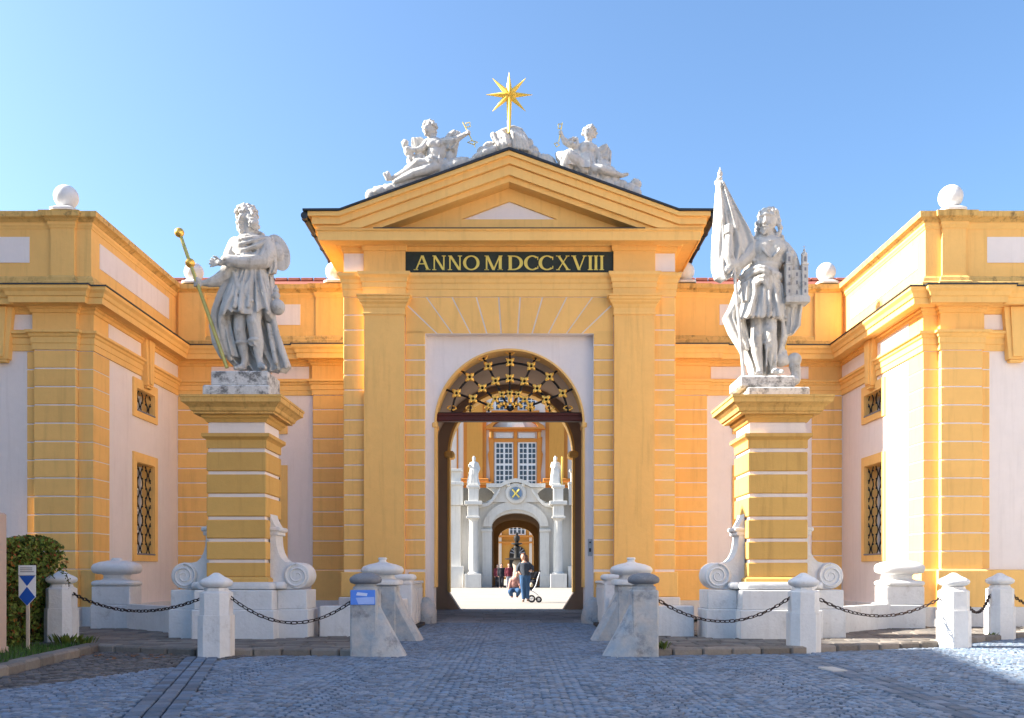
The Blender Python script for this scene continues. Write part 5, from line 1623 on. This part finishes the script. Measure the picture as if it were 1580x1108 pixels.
# bent leg and outstretched leg
f.cap([(1180,575,-30,28),(1150,545,-52,30),(1108,520,-60,30),(1088,560,-50,26),(1098,590,-46,20)])
f.drape([(1078,500,-34,38,34),(1090,530,-36,46,40),(1110,570,-40,40,36)],8,.09,.5,32)
f.cap([(1225,575,-30,28),(1270,585,-50,24),(1320,598,-46,20),(1372,612,-38,12),(1402,606,-40,9)])
f.cap([(1250,565,-20,22),(1300,566,-24,20),(1334,590,-22,15),(1362,602,-20,10)])
f.ell(1300,560,-8,52,18,26,18)
for (x,y,rx,ry,rd) in ((1110,604,40,16,40),(1160,612,50,18,44),(1210,626,50,20,46),(1260,640,46,22,46),(1310,650,50,30,48),(1360,660,46,30,46),(1410,676,40,28,44),(1450,690,32,26,40),(1452,640,30,22,26),(1090,588,30,14,34),(1060,575,30,16,34),(1450,664,26,16,24),(1240,612,50,22,44),(1290,622,50,24,44),(1340,636,46,24,44),(1380,648,36,22,40),(1420,660,30,20,36)):
    f.ell(x,y-3,2,rx,ry*1.12,rd,20)
    f.curls([(x-rx*.4,y-ry*.65,-12),(x+rx*.35,y-ry*.55,-8)],ry*.45,4,1)
f.carve('figure', STAT, ar, .013, 1)
wing_part(([(1244,456),(1262,444),(1284,430),(1304,422)],[(1262,522),(1294,532),(1326,540),(1330,466)]), ar, AZ, 12, 22)
wing_part(([(1120,436),(1112,446),(1110,462)],[(1160,430),(1160,446),(1158,470)]), ar, AZ, 12, 24, 2)
k_ = Fig(540,90,3.29,AZ); k_.tube([k_.p(1076,346,-38),k_.p(1058,440,-34)],.011,7)
key = k_.build('key', GOLDP, ar, 50)
q = kp(); q.tube([q.p(1056,352,-38),q.p(1074,352,-38),q.p(1072,372,-37),q.p(1055,374,-37)],.012,6,True); q.build('key_bit', GOLDP, key, 50)
q = kp(); q.tube([q.p(1036,448,-34),q.p(1052,444,-34),q.p(1062,456,-34),q.p(1046,466,-34)],.011,6,True); q.build('key_bow', GOLDP, key, 50)

# centre: draped block that carries the star, and its clouds
ct = thing('star_finial', 'golden eight-pointed star on a draped stone block at the gable peak', 'finial', tuple(P(785,236,AZ)))
f = Fig(540,90,3.29,AZ)
f.ell(778,420,0,54,46,46); f.ell(790,450,-4,60,40,50)
f.ell(870,420,0,38,50,42,-20); f.ell(850,400,-6,46,36,40); f.ell(885,455,0,30,40,38)
for k in range(5): f.cap([(812+k*16,372+k*5,-30,9),(830+k*15,410+k*8,-48,11),(836+k*17,470+k*3,-42,10)],7)
f.cap([(728,400,-20,16),(740,430,-30,14),(760,455,-36,13)]); f.cap([(770,390,-34,12),(790,420,-46,12),(800,455,-44,12)])
f.cap([(730,402,-10,14),(780,378,-20,13),(830,362,-16,14),(866,372,-10,14)])
for (x,y,rx,ry,rd) in ((650,505,36,22,38),(690,486,48,30,44),(730,472,40,26,42),(905,480,34,24,40),(940,495,30,22,38),(980,515,30,28,38),(1020,530,28,26,36),(1045,552,30,20,34),(620,525,30,18,34),(706,450,34,26,34),(672,470,30,22,34),(930,470,30,26,34),(1000,512,30,24,34),(760,400,34,30,36),(905,440,26,34,34)):
    f.ell(x,y,4,rx,ry,rd,-16 if x<800 else 18)
for k in range(4): f.cap([(958+k*22,492+k*8,-20,9),(966+k*22,530+k*8,-26,9)],7)
f.carve('draped_block', STAT, ct, .013, 1)
c_ = P(785.5,146.5,AZ-.15); u_ = AZ/FPX
star = MB()
rays = []
for k in range(8):
    a = k*PI/4
    L_ = {0:36,2:34,4:35.5,6:58}.get(k, 36)*u_
    rays.append((a,L_))
for k,(a,L_) in enumerate(rays):
    w_ = (5.0 if k%2==0 else 4.6)*u_
    d = Vector((math.cos(a),0,math.sin(a))); n_ = Vector((-math.sin(a),0,math.cos(a))); y_ = Vector((0,1,0))
    b0 = c_+d*5.5*u_
    tip = c_+d*L_ + Vector((0,-.001*k,0))
    mb = MB(); 
    if k == 6:
        w2 = 2.2*u_
        mb.rings([[c_-y_*w_*.9,c_+n_*w_*.3,c_+y_*w_*.9,c_-n_*w_*.3],[b0-y_*w_,b0+n_*w_*.85,b0+y_*w_,b0-n_*w_*.85],[tip-y_*w2,tip+n_*w2,tip+y_*w2,tip-n_*w2]])
    else:
        mb.rings([[c_-y_*w_*.9,c_+n_*w_*.3,c_+y_*w_*.9,c_-n_*w_*.3],[b0-y_*w_,b0+n_*w_,b0+y_*w_,b0-n_*w_],[tip-y_*.3*u_,tip+n_*.3*u_,tip+y_*.3*u_,tip-n_*.3*u_]])
    mb.build('star_ray', STARM, ct)
# ================================================================== COURTYARD BEYOND THE GATE
PZ = 70.0
def Q(x, y, z=PZ): return P(660+x/3.358, 630+y/3.358, z)
def qx(x, z=PZ): return Q(x,0,z).x
def qz(y, z=PZ): return Q(0,y,z).z
AX = qx(456.5)                                   # axis of the portal
pt = thing('portal', 'white stone portal with columns and arched passage across the courtyard', 'portal', (AX,PZ,0))
def A(n, mb, m=PORT, parent=pt, smooth=None): return mb.build(n, m, parent, smooth)
hw = (qx(582)-qx(332))/2; spr = qz(612); rise = qz(540)-spr
def mir(x): return 2*AX-x
xl, xr = qx(178), mir(qx(178))
wall_top = qz(487)
A('wall', MB().prism(arch_poly(xl-3.4,xr+3.4,0,wall_top,hw,spr,rise,24,AX), PZ+.25, PZ+1.2), PORT, smooth=30)
A('archivolt', MB().prism(rib_poly(AX,hw+(qx(332)-qx(287)),spr,(qx(332)-qx(287))-.02,spr,24,rise+qz(480)-qz(540)), PZ+.05, PZ+.24), PORT, smooth=30)
for s in (-1,1):
    def X(x): return qx(x) if s < 0 else mir(qx(x))
    def bx(n, a, b, y0, y1, d0, d1, m=PORT, par=pt, bev=.02): return A(n, MB().box(X(a),X(b),PZ+d0,PZ+d1,qz(y1) if y1 < 924 else 0,qz(y0),bev), m, par)
    bx('arch_pier', 282,331, 640,924, .02,.24)
    bx('impost', 276,334, 626,640, -.06,.24)
    bx('pier_foot', 280,331, 868,924, -.08,.02)
    cx_ = (X(215)+X(264))/2; r = abs(X(264)-X(215))/2
    col = A('column', MB().lathe((cx_,PZ-.55,0),[(r*1.25,qz(858)),(r*1.25,qz(852)),(r*1.0,qz(848)),(r,qz(840)),(r*1.0,qz(740)),(r*.86,qz(590)),(r*.9,qz(586)),(r*1.12,qz(578)),(r*1.15,qz(572))],20), PORT, smooth=40)
    bx('pedestal', 196,280, 858,924, -1.2,.24, par=pt)
    bx('capital', 203,272, 563,574, -1.1,.0, par=col)
    bx('entablature_block', 210,266, 506,563, -1.0,.24)
    bx('entablature_cornice', 195,284, 486,505, -1.25,.24)
    bx('attic_pedestal', 214,264, 418,486, -.95,.24)
    bx('attic_cap', 206,270, 404,418, -1.05,.24)
    # sweeping scroll between column and crest
    sc_ = []
    for i in range(13):
        t = i/12
        sc_.append((266+(374-266)*t, 500 - 14*math.sin(PI*t*.5) - (0 if t < .35 else 74*((t-.35)/.65)**1.6)))
    b = MB(); rs_ = []
    for (x,y) in sc_:
        rs_.append([(X(x),PZ-.35,qz(y)),(X(x),PZ-.35,qz(y+18)),(X(x),PZ+.24,qz(y+18)),(X(x),PZ+.24,qz(y))])
    A('scroll_cornice', b.rings(rs_), PORT, smooth=40)
    bx('side_wall_band', 90,178, 486,506, .0,.3)
    # tall flanking pier of the side range
    bx('flank_pier', 60,172, 505,820, -.3,.24)
    bx('flank_foot', 50,188, 818,924, -.7,.24)
    bx('flank_capital', 54,184, 400,504, -.5,.24)
    bx('flank_top', 50,186, 385,400, -.7,.24)
    bx('flank_attic', 60,172, 330,385, -.4,.24)
    bx('flank_crown', 50,180, 318,330, -.6,.24)
# crest wall: flat parapet with a hump in the middle, coat of arms
crest = [(qx(300),wall_top+.01),(qx(330),qz(470)),(qx(345),qz(440)),(qx(330),qz(425)),(qx(310),qz(412)),(qx(378),qz(412))]
hump = [(qx(378+ (535-378)*i/14), qz(412-26*math.sin(PI*i/14))) for i in range(1,14)]
cr = crest+hump+[(mir(p[0]),p[1]) for p in crest[::-1]]
A('crest', MB().prism(cr, PZ+.0, PZ+.6), PORT)
top_ = [(qx(304),qz(412))]+[(qx(378),qz(412))]+hump+[(mir(qx(378)),qz(412)),(mir(qx(304)),qz(412))]
A('crest_cornice', MB().prism([(x,z+.02) for x,z in top_]+[(x,z+.30) for x,z in top_[::-1]], PZ-.3, PZ+.65), PORT)
cy_ = qz(441); cxx = AX
b = MB(lambda v: Vector((v.x,PZ-.03-v.z,v.y)))
shield = A('coat_of_arms', b.lathe((cxx,cy_,0),[(.80,0),(.76,.14),(.58,.2),(.50,.15),(0,.17)],24), PORT, smooth=50)
A('shield_field', MB(lambda v: Vector((v.x,PZ-.2-v.z,v.y))).lathe((cxx,cy_-.02,0),[(.46,0),(.46,.05),(0,.06)],20), mat('shield_blue',(.16,.24,.36),.7,.1,2,.05,0,10), shield)
for s in (-1,1):
    A('crossed_key', MB().tube([(cxx-s*.26,PZ-.30,cy_-.32),(cxx+s*.26,PZ-.30,cy_+.28)],.06,8), GOLDP, shield)
    A('boss', MB().sphere((cxx+s*.55,PZ-.12,cy_+.62),.17,10,6), PORT, shield, 60)
# passage through the range behind the portal
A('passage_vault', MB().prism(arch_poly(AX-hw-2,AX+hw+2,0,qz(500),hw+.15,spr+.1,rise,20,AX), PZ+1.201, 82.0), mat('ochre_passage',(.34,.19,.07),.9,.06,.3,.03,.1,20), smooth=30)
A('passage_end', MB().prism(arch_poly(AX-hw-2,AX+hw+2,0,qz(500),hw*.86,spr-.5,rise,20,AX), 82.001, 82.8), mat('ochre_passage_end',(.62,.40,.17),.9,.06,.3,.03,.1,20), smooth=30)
A('dark_attic', MB().box(qx(60),mir(qx(60)),PZ+1.3,PZ+1.6,wall_top-.3,qz(404)), mat('weathered_dark_stone',(.16,.15,.13),.9,.2,.8,.1,.2,10))  # dark panel coloured as the roof shade behind the crest
# small stone saints on the portal
for s, lab in ((-1,'small white stone saint on the portal, left of the coat of arms'),(1,'small white stone saint with gilded cross staff on the portal, right')):
    cx_ = 240 if s < 0 else 662
    stt = thing('portal_statue', lab, 'statue', tuple(Q(cx_,404,PZ-.5)), 'saints on the courtyard portal')
    f = Fig(660,630,3.358,PZ-.5)
    f.drape([(cx_,290,0,17,12),(cx_,320,0,22,15),(cx_-2,360,0,24,17),(cx_-4*s,398,0,28,20)],7,.10,.3*s,32,hem=2)
    f.ell(cx_,295,0,20,22,13); f.cap([(cx_,275,0,6),(cx_-1,266,-1,6)]); f.ell(cx_-1,260,-1,8.5,11,9); f.curls([(cx_-1,251,1),(cx_+6,257,2),(cx_-7,257,2),(cx_+5,265,4),(cx_-6,265,4),(cx_,268,-8)],4.5,1,2)
    f.cap([(cx_-16,285,0,7),(cx_-22,304,-6,6),(cx_-26 if s < 0 else cx_-6,296 if s < 0 else 312,-14,4.5)])
    f.cap([(cx_+16,285,0,7),(cx_+27,312,-2,6.5),(cx_+20,334,-8,5.5),(cx_+14,340,-12,4)])
    for k in range(6): f.cap([(cx_-14+k*6,318,-13,2.5),(cx_-18+k*7.5,394,-18,4)],6)
    f.cap([(cx_+18*s,330,6,8),(cx_+26*s,380,6,12),(cx_+28*s,398,6,10)])
    f.ell(cx_,400,0,26,5,22)
    f.carve('figure', PORT, stt, .045, 1)
    if s > 0:
        q = Fig(660,630,3.358,PZ-.5); q.tube([q.p(cx_+30,404,-10),q.p(cx_+34,252,-10)],.075,6).tube([q.p(cx_+27,268,-10),q.p(cx_+40,268,-10)],.07,6); q.build('cross_staff', GOLD, stt, 50)
    MB().box(Q(cx_-26,0,PZ).x,Q(cx_+26,0,PZ).x,PZ-1.0,PZ+.1,qz(404),qz(398),.02).build('base', PORT, stt)

# orange palace front behind the portal
RZ = 92.0
pal = thing('palace_range', 'orange palace front with tall double window rising behind the portal', 'building', (AX,RZ,0))
def A2(n, mb, m, parent=pal, smooth=None): return mb.build(n, m, parent, smooth)
def X2(x): return qx(x,RZ)
def Z2(y): return qz(y,RZ)
A2('wall', MB().box(X2(-160),X2(1080),RZ,RZ+.5,Z2(480),Z2(-190)), mat('palace_white',(.70,.64,.58),.9,.05,.2,.03,.1,20))
for (a,b_) in ((204,285),(628,706),(-60,40),(870,960)):
    p_ = A2('pilaster', MB().box(X2(a),X2(b_),RZ-.35,RZ+.1,Z2(400),Z2(-185)), ORNL)
    A2('pilaster_edge', MB().box(X2(a)-.35,X2(b_)+.35,RZ-.18,RZ+.1,Z2(400),Z2(-185)), ORAN, p_)
    A2('base', MB().box(X2(a)-.9,X2(b_)+.9,RZ-.9,RZ+.1,Z2(402),Z2(386),.03).box(X2(a)-.6,X2(b_)+.6,RZ-.7,RZ+.1,Z2(385.9),Z2(366),.05), ORAN, p_)
A2('parapet_band', MB().box(X2(-160),X2(1080),RZ-.3,RZ+.1,Z2(480),Z2(403)), ORAN)
A2('strip', MB().box(X2(150),X2(158),RZ-.1,RZ+.1,Z2(400),Z2(-185)), ORAN)
A2('strip', MB().box(X2(756),X2(764),RZ-.1,RZ+.1,Z2(400),Z2(-185)), ORAN)
wn = A2('window', MB().box(X2(322),X2(342),RZ-.25,RZ+.1,Z2(410),Z2(110)).box(X2(566),X2(586),RZ-.25,RZ+.1,Z2(410),Z2(110)).box(X2(446),X2(464),RZ-.2,RZ+.1,Z2(410),Z2(112)).box(X2(342),X2(566),RZ-.22,RZ+.1,Z2(176),Z2(158)).box(X2(318),X2(590),RZ-.3,RZ+.1,Z2(122),Z2(110)), ORAN)
for s in (-1,1):
    c0 = 454
    A2('side_scroll', MB().prism([(X2(c0+s*132),Z2(330)),(X2(c0+s*143),Z2(240)),(X2(c0+s*136),Z2(220)),(X2(c0+s*140),Z2(150)),(X2(c0+s*132),Z2(150))],RZ-.2,RZ+.1), ORAN, wn)
    A2('console', MB().box(X2(c0+s*118),X2(c0+s*132),RZ-.55,RZ-.2,Z2(158),Z2(124),.05), ORNL, wn)
pedi = [(300,112),(306,96),(330,82),(352,68),(372,62),(372,72),(350,84),(338,98),(338,104),(570,104),(570,98),(558,84),(536,72),(536,62),(556,68),(578,82),(602,96),(608,112)]
A2('window_pediment', MB().prism([(X2(x),Z2(y)) for x,y in pedi],RZ-.75,RZ), ORAN, wn)
A2('pediment_field', MB().prism([(X2(x),Z2(y)) for x,y in ((404,104),(506,104),(488,68),(470,52),(438,52),(420,68))],RZ-.4,RZ-.05), mat('stucco_white',(.72,.70,.66),.9,.12,1.2,.1,.3,6), wn)
for (a,b_) in ((352,440),(470,556)):
    A2('light_panel', MB().box(X2(a),X2(b_),RZ-.12,RZ,Z2(154),Z2(128)), WOOD, wn)
    A2('panel_field', MB().box(X2(a+6),X2(b_-6),RZ-.16,RZ-.11,Z2(149),Z2(133)), mat('grey_white',(.60,.60,.62),.8,.05,1,.03,0,10), wn)
for (a,b_) in ((346,442),(467,562)):
    A2('sash', MB().box(X2(a),X2(b_),RZ-.10,RZ,Z2(420),Z2(176)), WOOD, wn)
    for g in range(2):
        xg0 = a+9+g*46 if True else 0
        for c in range(2):
            for rw in range(9):
                x0 = a+10+g*45+c*20; 
                y0 = 184+rw*27+ (6 if rw > 3 else 0)
                A2('pane', MB().box(X2(x0),X2(x0+15),RZ-.13,RZ-.09,Z2(y0+21),Z2(y0)), GLAS, wn)

for (a,b_) in ((346,442),(467,562)):
    uw = A2('upper_window', MB().box(X2(a),X2(b_),RZ-.10,RZ,Z2(14),Z2(-90)), WOOD)
    for c in range(4):
        for rw in range(4):
            x0 = a+8+c*21.5; y0 = -84+rw*24
            A2('pane', MB().box(X2(x0),X2(x0+16),RZ-.13,RZ-.09,Z2(y0+19),Z2(y0)), GLAS, uw)
A2('window_sill', MB().box(X2(330),X2(578),RZ-.4,RZ,Z2(26),Z2(14),.03), ORAN)
A2('window_jamb', MB().box(X2(445),X2(464),RZ-.2,RZ,Z2(14),Z2(-90)), ORAN)
# inner court seen through the portal passage
IZ = 128.0
inn = thing('inner_court_range', 'far orange palace front with arched doorway seen through the portal', 'building', (AX,IZ,0))
def R7(x,y,z=IZ): return P(740+x/6.927, 780+y/6.927, z)
def A3(n, mb, m, parent=inn, smooth=None): return mb.build(n, m, parent, smooth)
A3('wall', MB().box(R7(-300,0).x,R7(1060,0).x,IZ,IZ+.5,0,R7(0,-200).z), ORNL)
for (a,b_) in ((205,235),(530,560),(20,60),(720,760)):
    A3('pilaster', MB().box(R7(a,0).x,R7(b_,0).x,IZ-.3,IZ+.1,0,R7(0,-190).z), mat('palace_white2',(.66,.56,.46),.9,.05,.2,.03,.1,20))
A3('cornice', MB().box(R7(-300,0).x,R7(1060,0).x,IZ-.5,IZ+.1,R7(0,340).z,R7(0,318).z), ORAN)
A3('cornice', MB().box(R7(-300,0).x,R7(1060,0).x,IZ-.4,IZ+.1,R7(0,404).z,R7(0,386).z), ORAN)
w_ = A3('window', MB().box(R7(314,0).x,R7(492,0).x,IZ-.2,IZ+.1,R7(0,315).z,R7(0,60).z), WOOD)
for c in range(4):
    for rw in range(5):
        x0 = 326+c*40+(6 if c > 1 else 0); y0 = 72+rw*48
        A3('pane', MB().box(R7(x0,0).x,R7(x0+26,0).x,IZ-.26,IZ-.15,R7(0,y0+40).z,R7(0,y0).z), GLAS, w_)
dp = [(R7(318,0).x,0),(R7(318,0).x,R7(0,520).z)]+[(R7(405+87*math.cos(t),0).x,R7(0,520-86*math.sin(t)).z) for t in [PI-PI*i/16 for i in range(1,16)]]+[(R7(492,0).x,R7(0,520).z),(R7(492,0).x,0)]
door = A3('doorway', MB().prism(dp,IZ-.3,IZ+.1), IRON)
for k in range(7):
    t = PI*(k+.5)/7
    A3('door_spoke', MB().tube([(R7(405+25*math.cos(t),0).x,IZ-.38,R7(0,520-25*math.sin(t)).z),(R7(405+82*math.cos(t),0).x,IZ-.38,R7(0,520-82*math.sin(t)).z)],.09,6), SGNG, door)
# fountain
FZ = 104.0
fo = thing('fountain', 'dark stone fountain with lantern finial seen through the portal', 'fountain', (R7(398,0,FZ).x,FZ,0))
def fz(y): return R7(0,y,FZ).z
u7 = FZ/FPX/6.927
fc = (R7(398,0,FZ).x,FZ,0)
MB().lathe(fc,[(190*u7,-.02),(190*u7,fz(800)),(180*u7,fz(790)),(0,fz(790))],20).build('basin', mat('fountain_stone',(.30,.25,.20),.9,.12,.5,.08,.2,8), fo, 40)
MB().lathe(fc,[(60*u7,fz(795)),(45*u7,fz(740)),(34*u7,fz(680)),(48*u7,fz(620)),(30*u7,fz(580)),(0,fz(575))],16).build('stem', MATS['fountain_stone'], fo, 40)
MB().lathe(fc,[(30*u7,fz(582)),(120*u7,fz(578)),(132*u7,fz(568)),(60*u7,fz(560)),(0,fz(560))],20).build('bowl', BRNZ, fo, 40)
MB().lathe(fc,[(34*u7,fz(562)),(26*u7,fz(500)),(38*u7,fz(450)),(20*u7,fz(425)),(60*u7,fz(412)),(60*u7,fz(402)),(16*u7,fz(396)),(0,fz(396))],16).build('column', BRNZ, fo, 40)
MB().lathe(fc,[(16*u7,fz(398)),(34*u7,fz(360)),(30*u7,fz(330)),(12*u7,fz(318)),(16*u7,fz(300)),(4*u7,fz(285)),(0,fz(284))],12).build('lantern', BRNZ, fo, 40)

# ================================================================== PEOPLE
def R8(x,y,z): return R7(x,y,z)
class Man(Fig):
    def __init__(self, z): super().__init__(740,780,6.927,z)
# standing woman, seen from behind
z = 33.3
wm = thing('person', 'woman in dark top and blue jeans standing with her back turned', 'person', (R7(480,0,z).x,z,0))
f = Man(z)
f.cap([(468,760,0,34),(466,830,0,30),(468,900,2,22),(470,985,2,13),(468,1014,0,12)]); f.cap([(468,1016,2,11),(462,1026,-18,9)])
f.cap([(502,760,0,34),(506,830,0,29),(510,900,2,21),(512,980,2,13),(514,1008,0,12)]); f.cap([(514,1010,2,11),(518,1020,-18,9)])
f.ell(484,740,0,52,44,40); f.ell(482,680,0,48,60,36); f.ell(480,630,0,50,34,32)
f.cap([(480,600,0,17),(474,575,0,16)]); f.ell(466,548,0,27,34,30)
f.cap([(520,628,0,20),(556,655,6,17),(560,690,-10,14),(534,700,-30,11)])
f.cap([(440,630,0,19),(412,668,0,16),(408,700,-14,12),(430,722,-28,10)])
for k in range(4): f.cap([(430+k*5,724,-30,4),(434+k*5,740-k*2,-36,3.5)],6)
f.carve('body', SKIN, wm, .014, 1)
q = Man(z)
q.drape([(480,606,0,30,24),(480,625,0,58,36),(482,670,0,56,42),(484,715,0,58,46),(486,752,0,60,48)],7,.03,.4,36)
q.cap([(522,626,0,25),(558,655,6,22),(562,690,-8,19)]); q.cap([(438,628,0,24),(410,668,0,21),(405,700,-12,17)])
q.carve('top', TOPD, wm, .014, 2)
q = Man(z)
q.ell(484,748,0,60,44,48); q.cap([(466,760,0,40),(464,830,0,35),(467,900,2,27),(470,990,2,20)]); q.cap([(504,760,0,40),(508,830,0,34),(511,900,2,26),(513,985,2,19)])
q.carve('jeans', JEAN, wm, .013, 2)
q = Man(z)
q.ell(468,545,8,33,38,34); q.cap([(474,560,18,34),(490,610,24,32),(500,650,26,22),(502,680,26,10)]); q.cap([(500,545,14,18),(512,600,22,16),(516,640,24,9)])
q.carve('hair', HAIR, wm, .013, 2)
for x,y in ((466,1020),(516,1014)):
    q = Man(z); q.ell(x,y,-6,15,9,26); q.ell(x,y-8,6,11,10,12); q.carve('shoe', SHOE, wm, .010, 1)
# crouching person
z = 34.6
cw = thing('person', 'person in pinkish top and jeans crouching beside the pram', 'person', (R7(375,0,z).x,z,0))
f = Man(z)
f.ell(372,890,10,42,32,36); f.ell(368,840,4,38,52,30,-10); f.ell(376,790,-2,36,28,28); f.cap([(388,765,-4,14),(396,748,-8,14)]); f.ell(402,728,-10,23,29,26)
f.cap([(348,905,0,27),(330,920,-40,24),(336,950,-16,18),(344,972,-6,11)]); f.cap([(394,905,0,27),(420,912,-40,24),(410,945,-16,18),(404,970,-6,11)])
f.cap([(344,792,0,16),(326,850,-6,14),(320,905,-16,10)]); f.cap([(408,800,-4,16),(430,850,-16,14),(436,900,-24,10)])
f.carve('body', SKIN, cw, .014, 1)
q = Man(z); q.ell(368,840,6,46,58,36,-10); q.ell(376,792,0,44,32,33); q.cap([(342,792,0,22),(322,850,-6,19),(316,896,-14,15)]); q.cap([(410,800,-4,22),(432,850,-16,19)])
q.carve('top', TOPP, cw, .013, 2)
q = Man(z); q.ell(372,894,10,48,34,40); q.cap([(348,905,0,32),(330,920,-40,29),(336,950,-16,22),(344,962,-6,16)]); q.cap([(394,905,0,32),(420,912,-40,29),(410,945,-16,22),(404,960,-6,16)])
q.carve('jeans', JEAN, cw, .013, 2)
q = Man(z); q.ell(403,724,-4,27,32,29); q.cap([(396,740,8,22),(386,775,14,16)]); q.carve('hair', HAIR, cw, .012, 2)
for x,y in ((346,976),(402,974)):
    q = Man(z); q.ell(x,y,-14,13,9,26); q.carve('shoe', mat('red_brown_shoe',(.16,.04,.03),.6,.1,8,.1,.1,60), cw, .010, 1)
# pram
z = 34.2
pm = thing('pram', 'black pram with silver frame beside the standing woman', 'pram', (R7(590,0,z).x,z,0))
def rp(x,y,d=0):
    v = R7(x,y,z); return Vector((v.x,v.y+d,v.z))
q = Man(z); q.sheet([(545,712),(538,740),(540,775)],[(636,706),(632,740),(604,780)],0,70,1,3); q.carve('hood', BLK, pm, .014, 1)
q = Man(z); q.ell(574,828,0,46,44,46); q.cap([(540,800,0,30),(556,860,0,34),(540,890,-10,26)]); q.carve('seat', BLK, pm, .014, 1)
q = Man(z); q.ell(552,848,-40,20,24,16); q.carve('blanket', mat('cream_cloth',(.62,.52,.36),.9,.1,6,.05,.1,40), pm, .012, 1)
for dy in (-.26,.26):
    MB().tube([rp(640,712,dy),rp(600,850,dy),rp(570,905,dy)],.017,6).build('frame_tube', mat('silver_tube',(.65,.66,.68),.35,.05,5,.02,0,20,metal=.7), pm, 50)
    MB().tube([rp(530,900,dy),rp(590,930,dy),rp(628,962,dy)],.016,6).build('frame_tube', MATS['silver_tube'], pm, 50)
    for (x,y,r) in ((632,962,.085),(556,950,.11)):
        wh = MB().tube([(rp(x,0,dy).x+r*math.cos(t),z+dy*1.06,max(r+.024,.0)+r*math.sin(t)) for t in [2*PI*i/18 for i in range(18)]],.030,6,True).build('wheel', BLK, pm, 60)
        for k in range(3):
            t = k*PI/3
            MB().tube([(rp(x,0,dy).x-r*.9*math.cos(t),z+dy*1.06,r+.024-r*.9*math.sin(t)),(rp(x,0,dy).x+r*.9*math.cos(t),z+dy*1.06,r+.024+r*.9*math.sin(t))],.008,5).build('spoke', MATS['silver_tube'], wh)
MB().tube([rp(640,712,-.26),rp(650,700,-.2),rp(650,700,.2),rp(640,712,.26)],.018,6).build('handle', BLK, pm, 50)
# three people walking away under the portal
def walker(cx_, y0, s, z, mt, ml, lab, hair=BLK):
    """y0 = top of head in enlarged pixels at that distance"""
    t = thing('person', lab, 'person', (R7(cx_,0,z).x,z,0), 'people under the portal')
    H_ = 1.74*s
    base = R7(cx_,0,z); 
    class M2(Fig):
        def __init__(self): super().__init__(740,780,6.927,z)
        def p(self, x, y, d=0): return Vector((base.x+x*H_/100, z+d*H_/100, (100-y)*H_/100))
    def g():
        q_ = M2(); q_.u = H_/100; return q_
    f = g()
    f.cap([(-4.5,52,0,6),(-5,74,0,4.2),(-5.5,96,1,2.8)]); f.cap([(-5.5,97,1,2.6),(-5.5,98,-6,2)]); f.cap([(4.5,52,0,6),(5,74,-4,4.2),(5.5,95,3,2.8)]); f.cap([(5.5,96,3,2.6),(5.5,98,-4,2)])
    f.ell(0,48,0,9,8,6.5); f.ell(0,34,0,9.5,14,6.5); f.ell(0,22,0,10.5,6,6); f.cap([(0,17,0,3.2),(0,13,0,3)]); f.ell(0,7,0,4.8,6.6,5.6)
    for sd in (-1,1): f.cap([(sd*10.5,21,0,3.6),(sd*13,36,1,3),(sd*12.5,49,-3,2.3),(sd*12.2,54,-4,2.2)])
    f.carve('body', SKIN, t, .03, 1)
    q_ = g(); q_.ell(0,36,0,11.5,17,8.5); q_.ell(0,23,0,12,7,7.5); q_.ell(0,50,0,11.5,8,8.5)
    for sd in (-1,1): q_.cap([(sd*10.5,21,0,4.8),(sd*13.2,36,1,4.2),(sd*12.6,50,-3,3.4)])
    q_.carve('jacket', mt, t, .03, 1)
    q_ = g(); q_.ell(0,53,0,10.5,8,8); q_.cap([(-4.5,54,0,7),(-5,74,0,5.4),(-5.5,95,1,4.2)]); q_.cap([(4.5,54,0,7),(5,74,-4,5.4),(5.5,94,3,4.2)]); q_.carve('trousers', ml, t, .03, 1)
    q_ = g(); q_.ell(0,6,1.2,5.6,6.8,6); q_.ell(0,12,3,5,5,4); q_.carve('hair', hair, t, .03, 1)
walker(192, 590, 1.0, 69.2, TOPR, BLK, 'person in dark red jacket, leftmost of the group under the portal')
walker(234, 590, 1.02, 67.5, BLK, BLK, 'person all in black walking under the portal')
walker(312, 585, 1.02, 67.0, TOPR, GRYT, 'person in dark red jacket and grey trousers under the portal', HAIR)
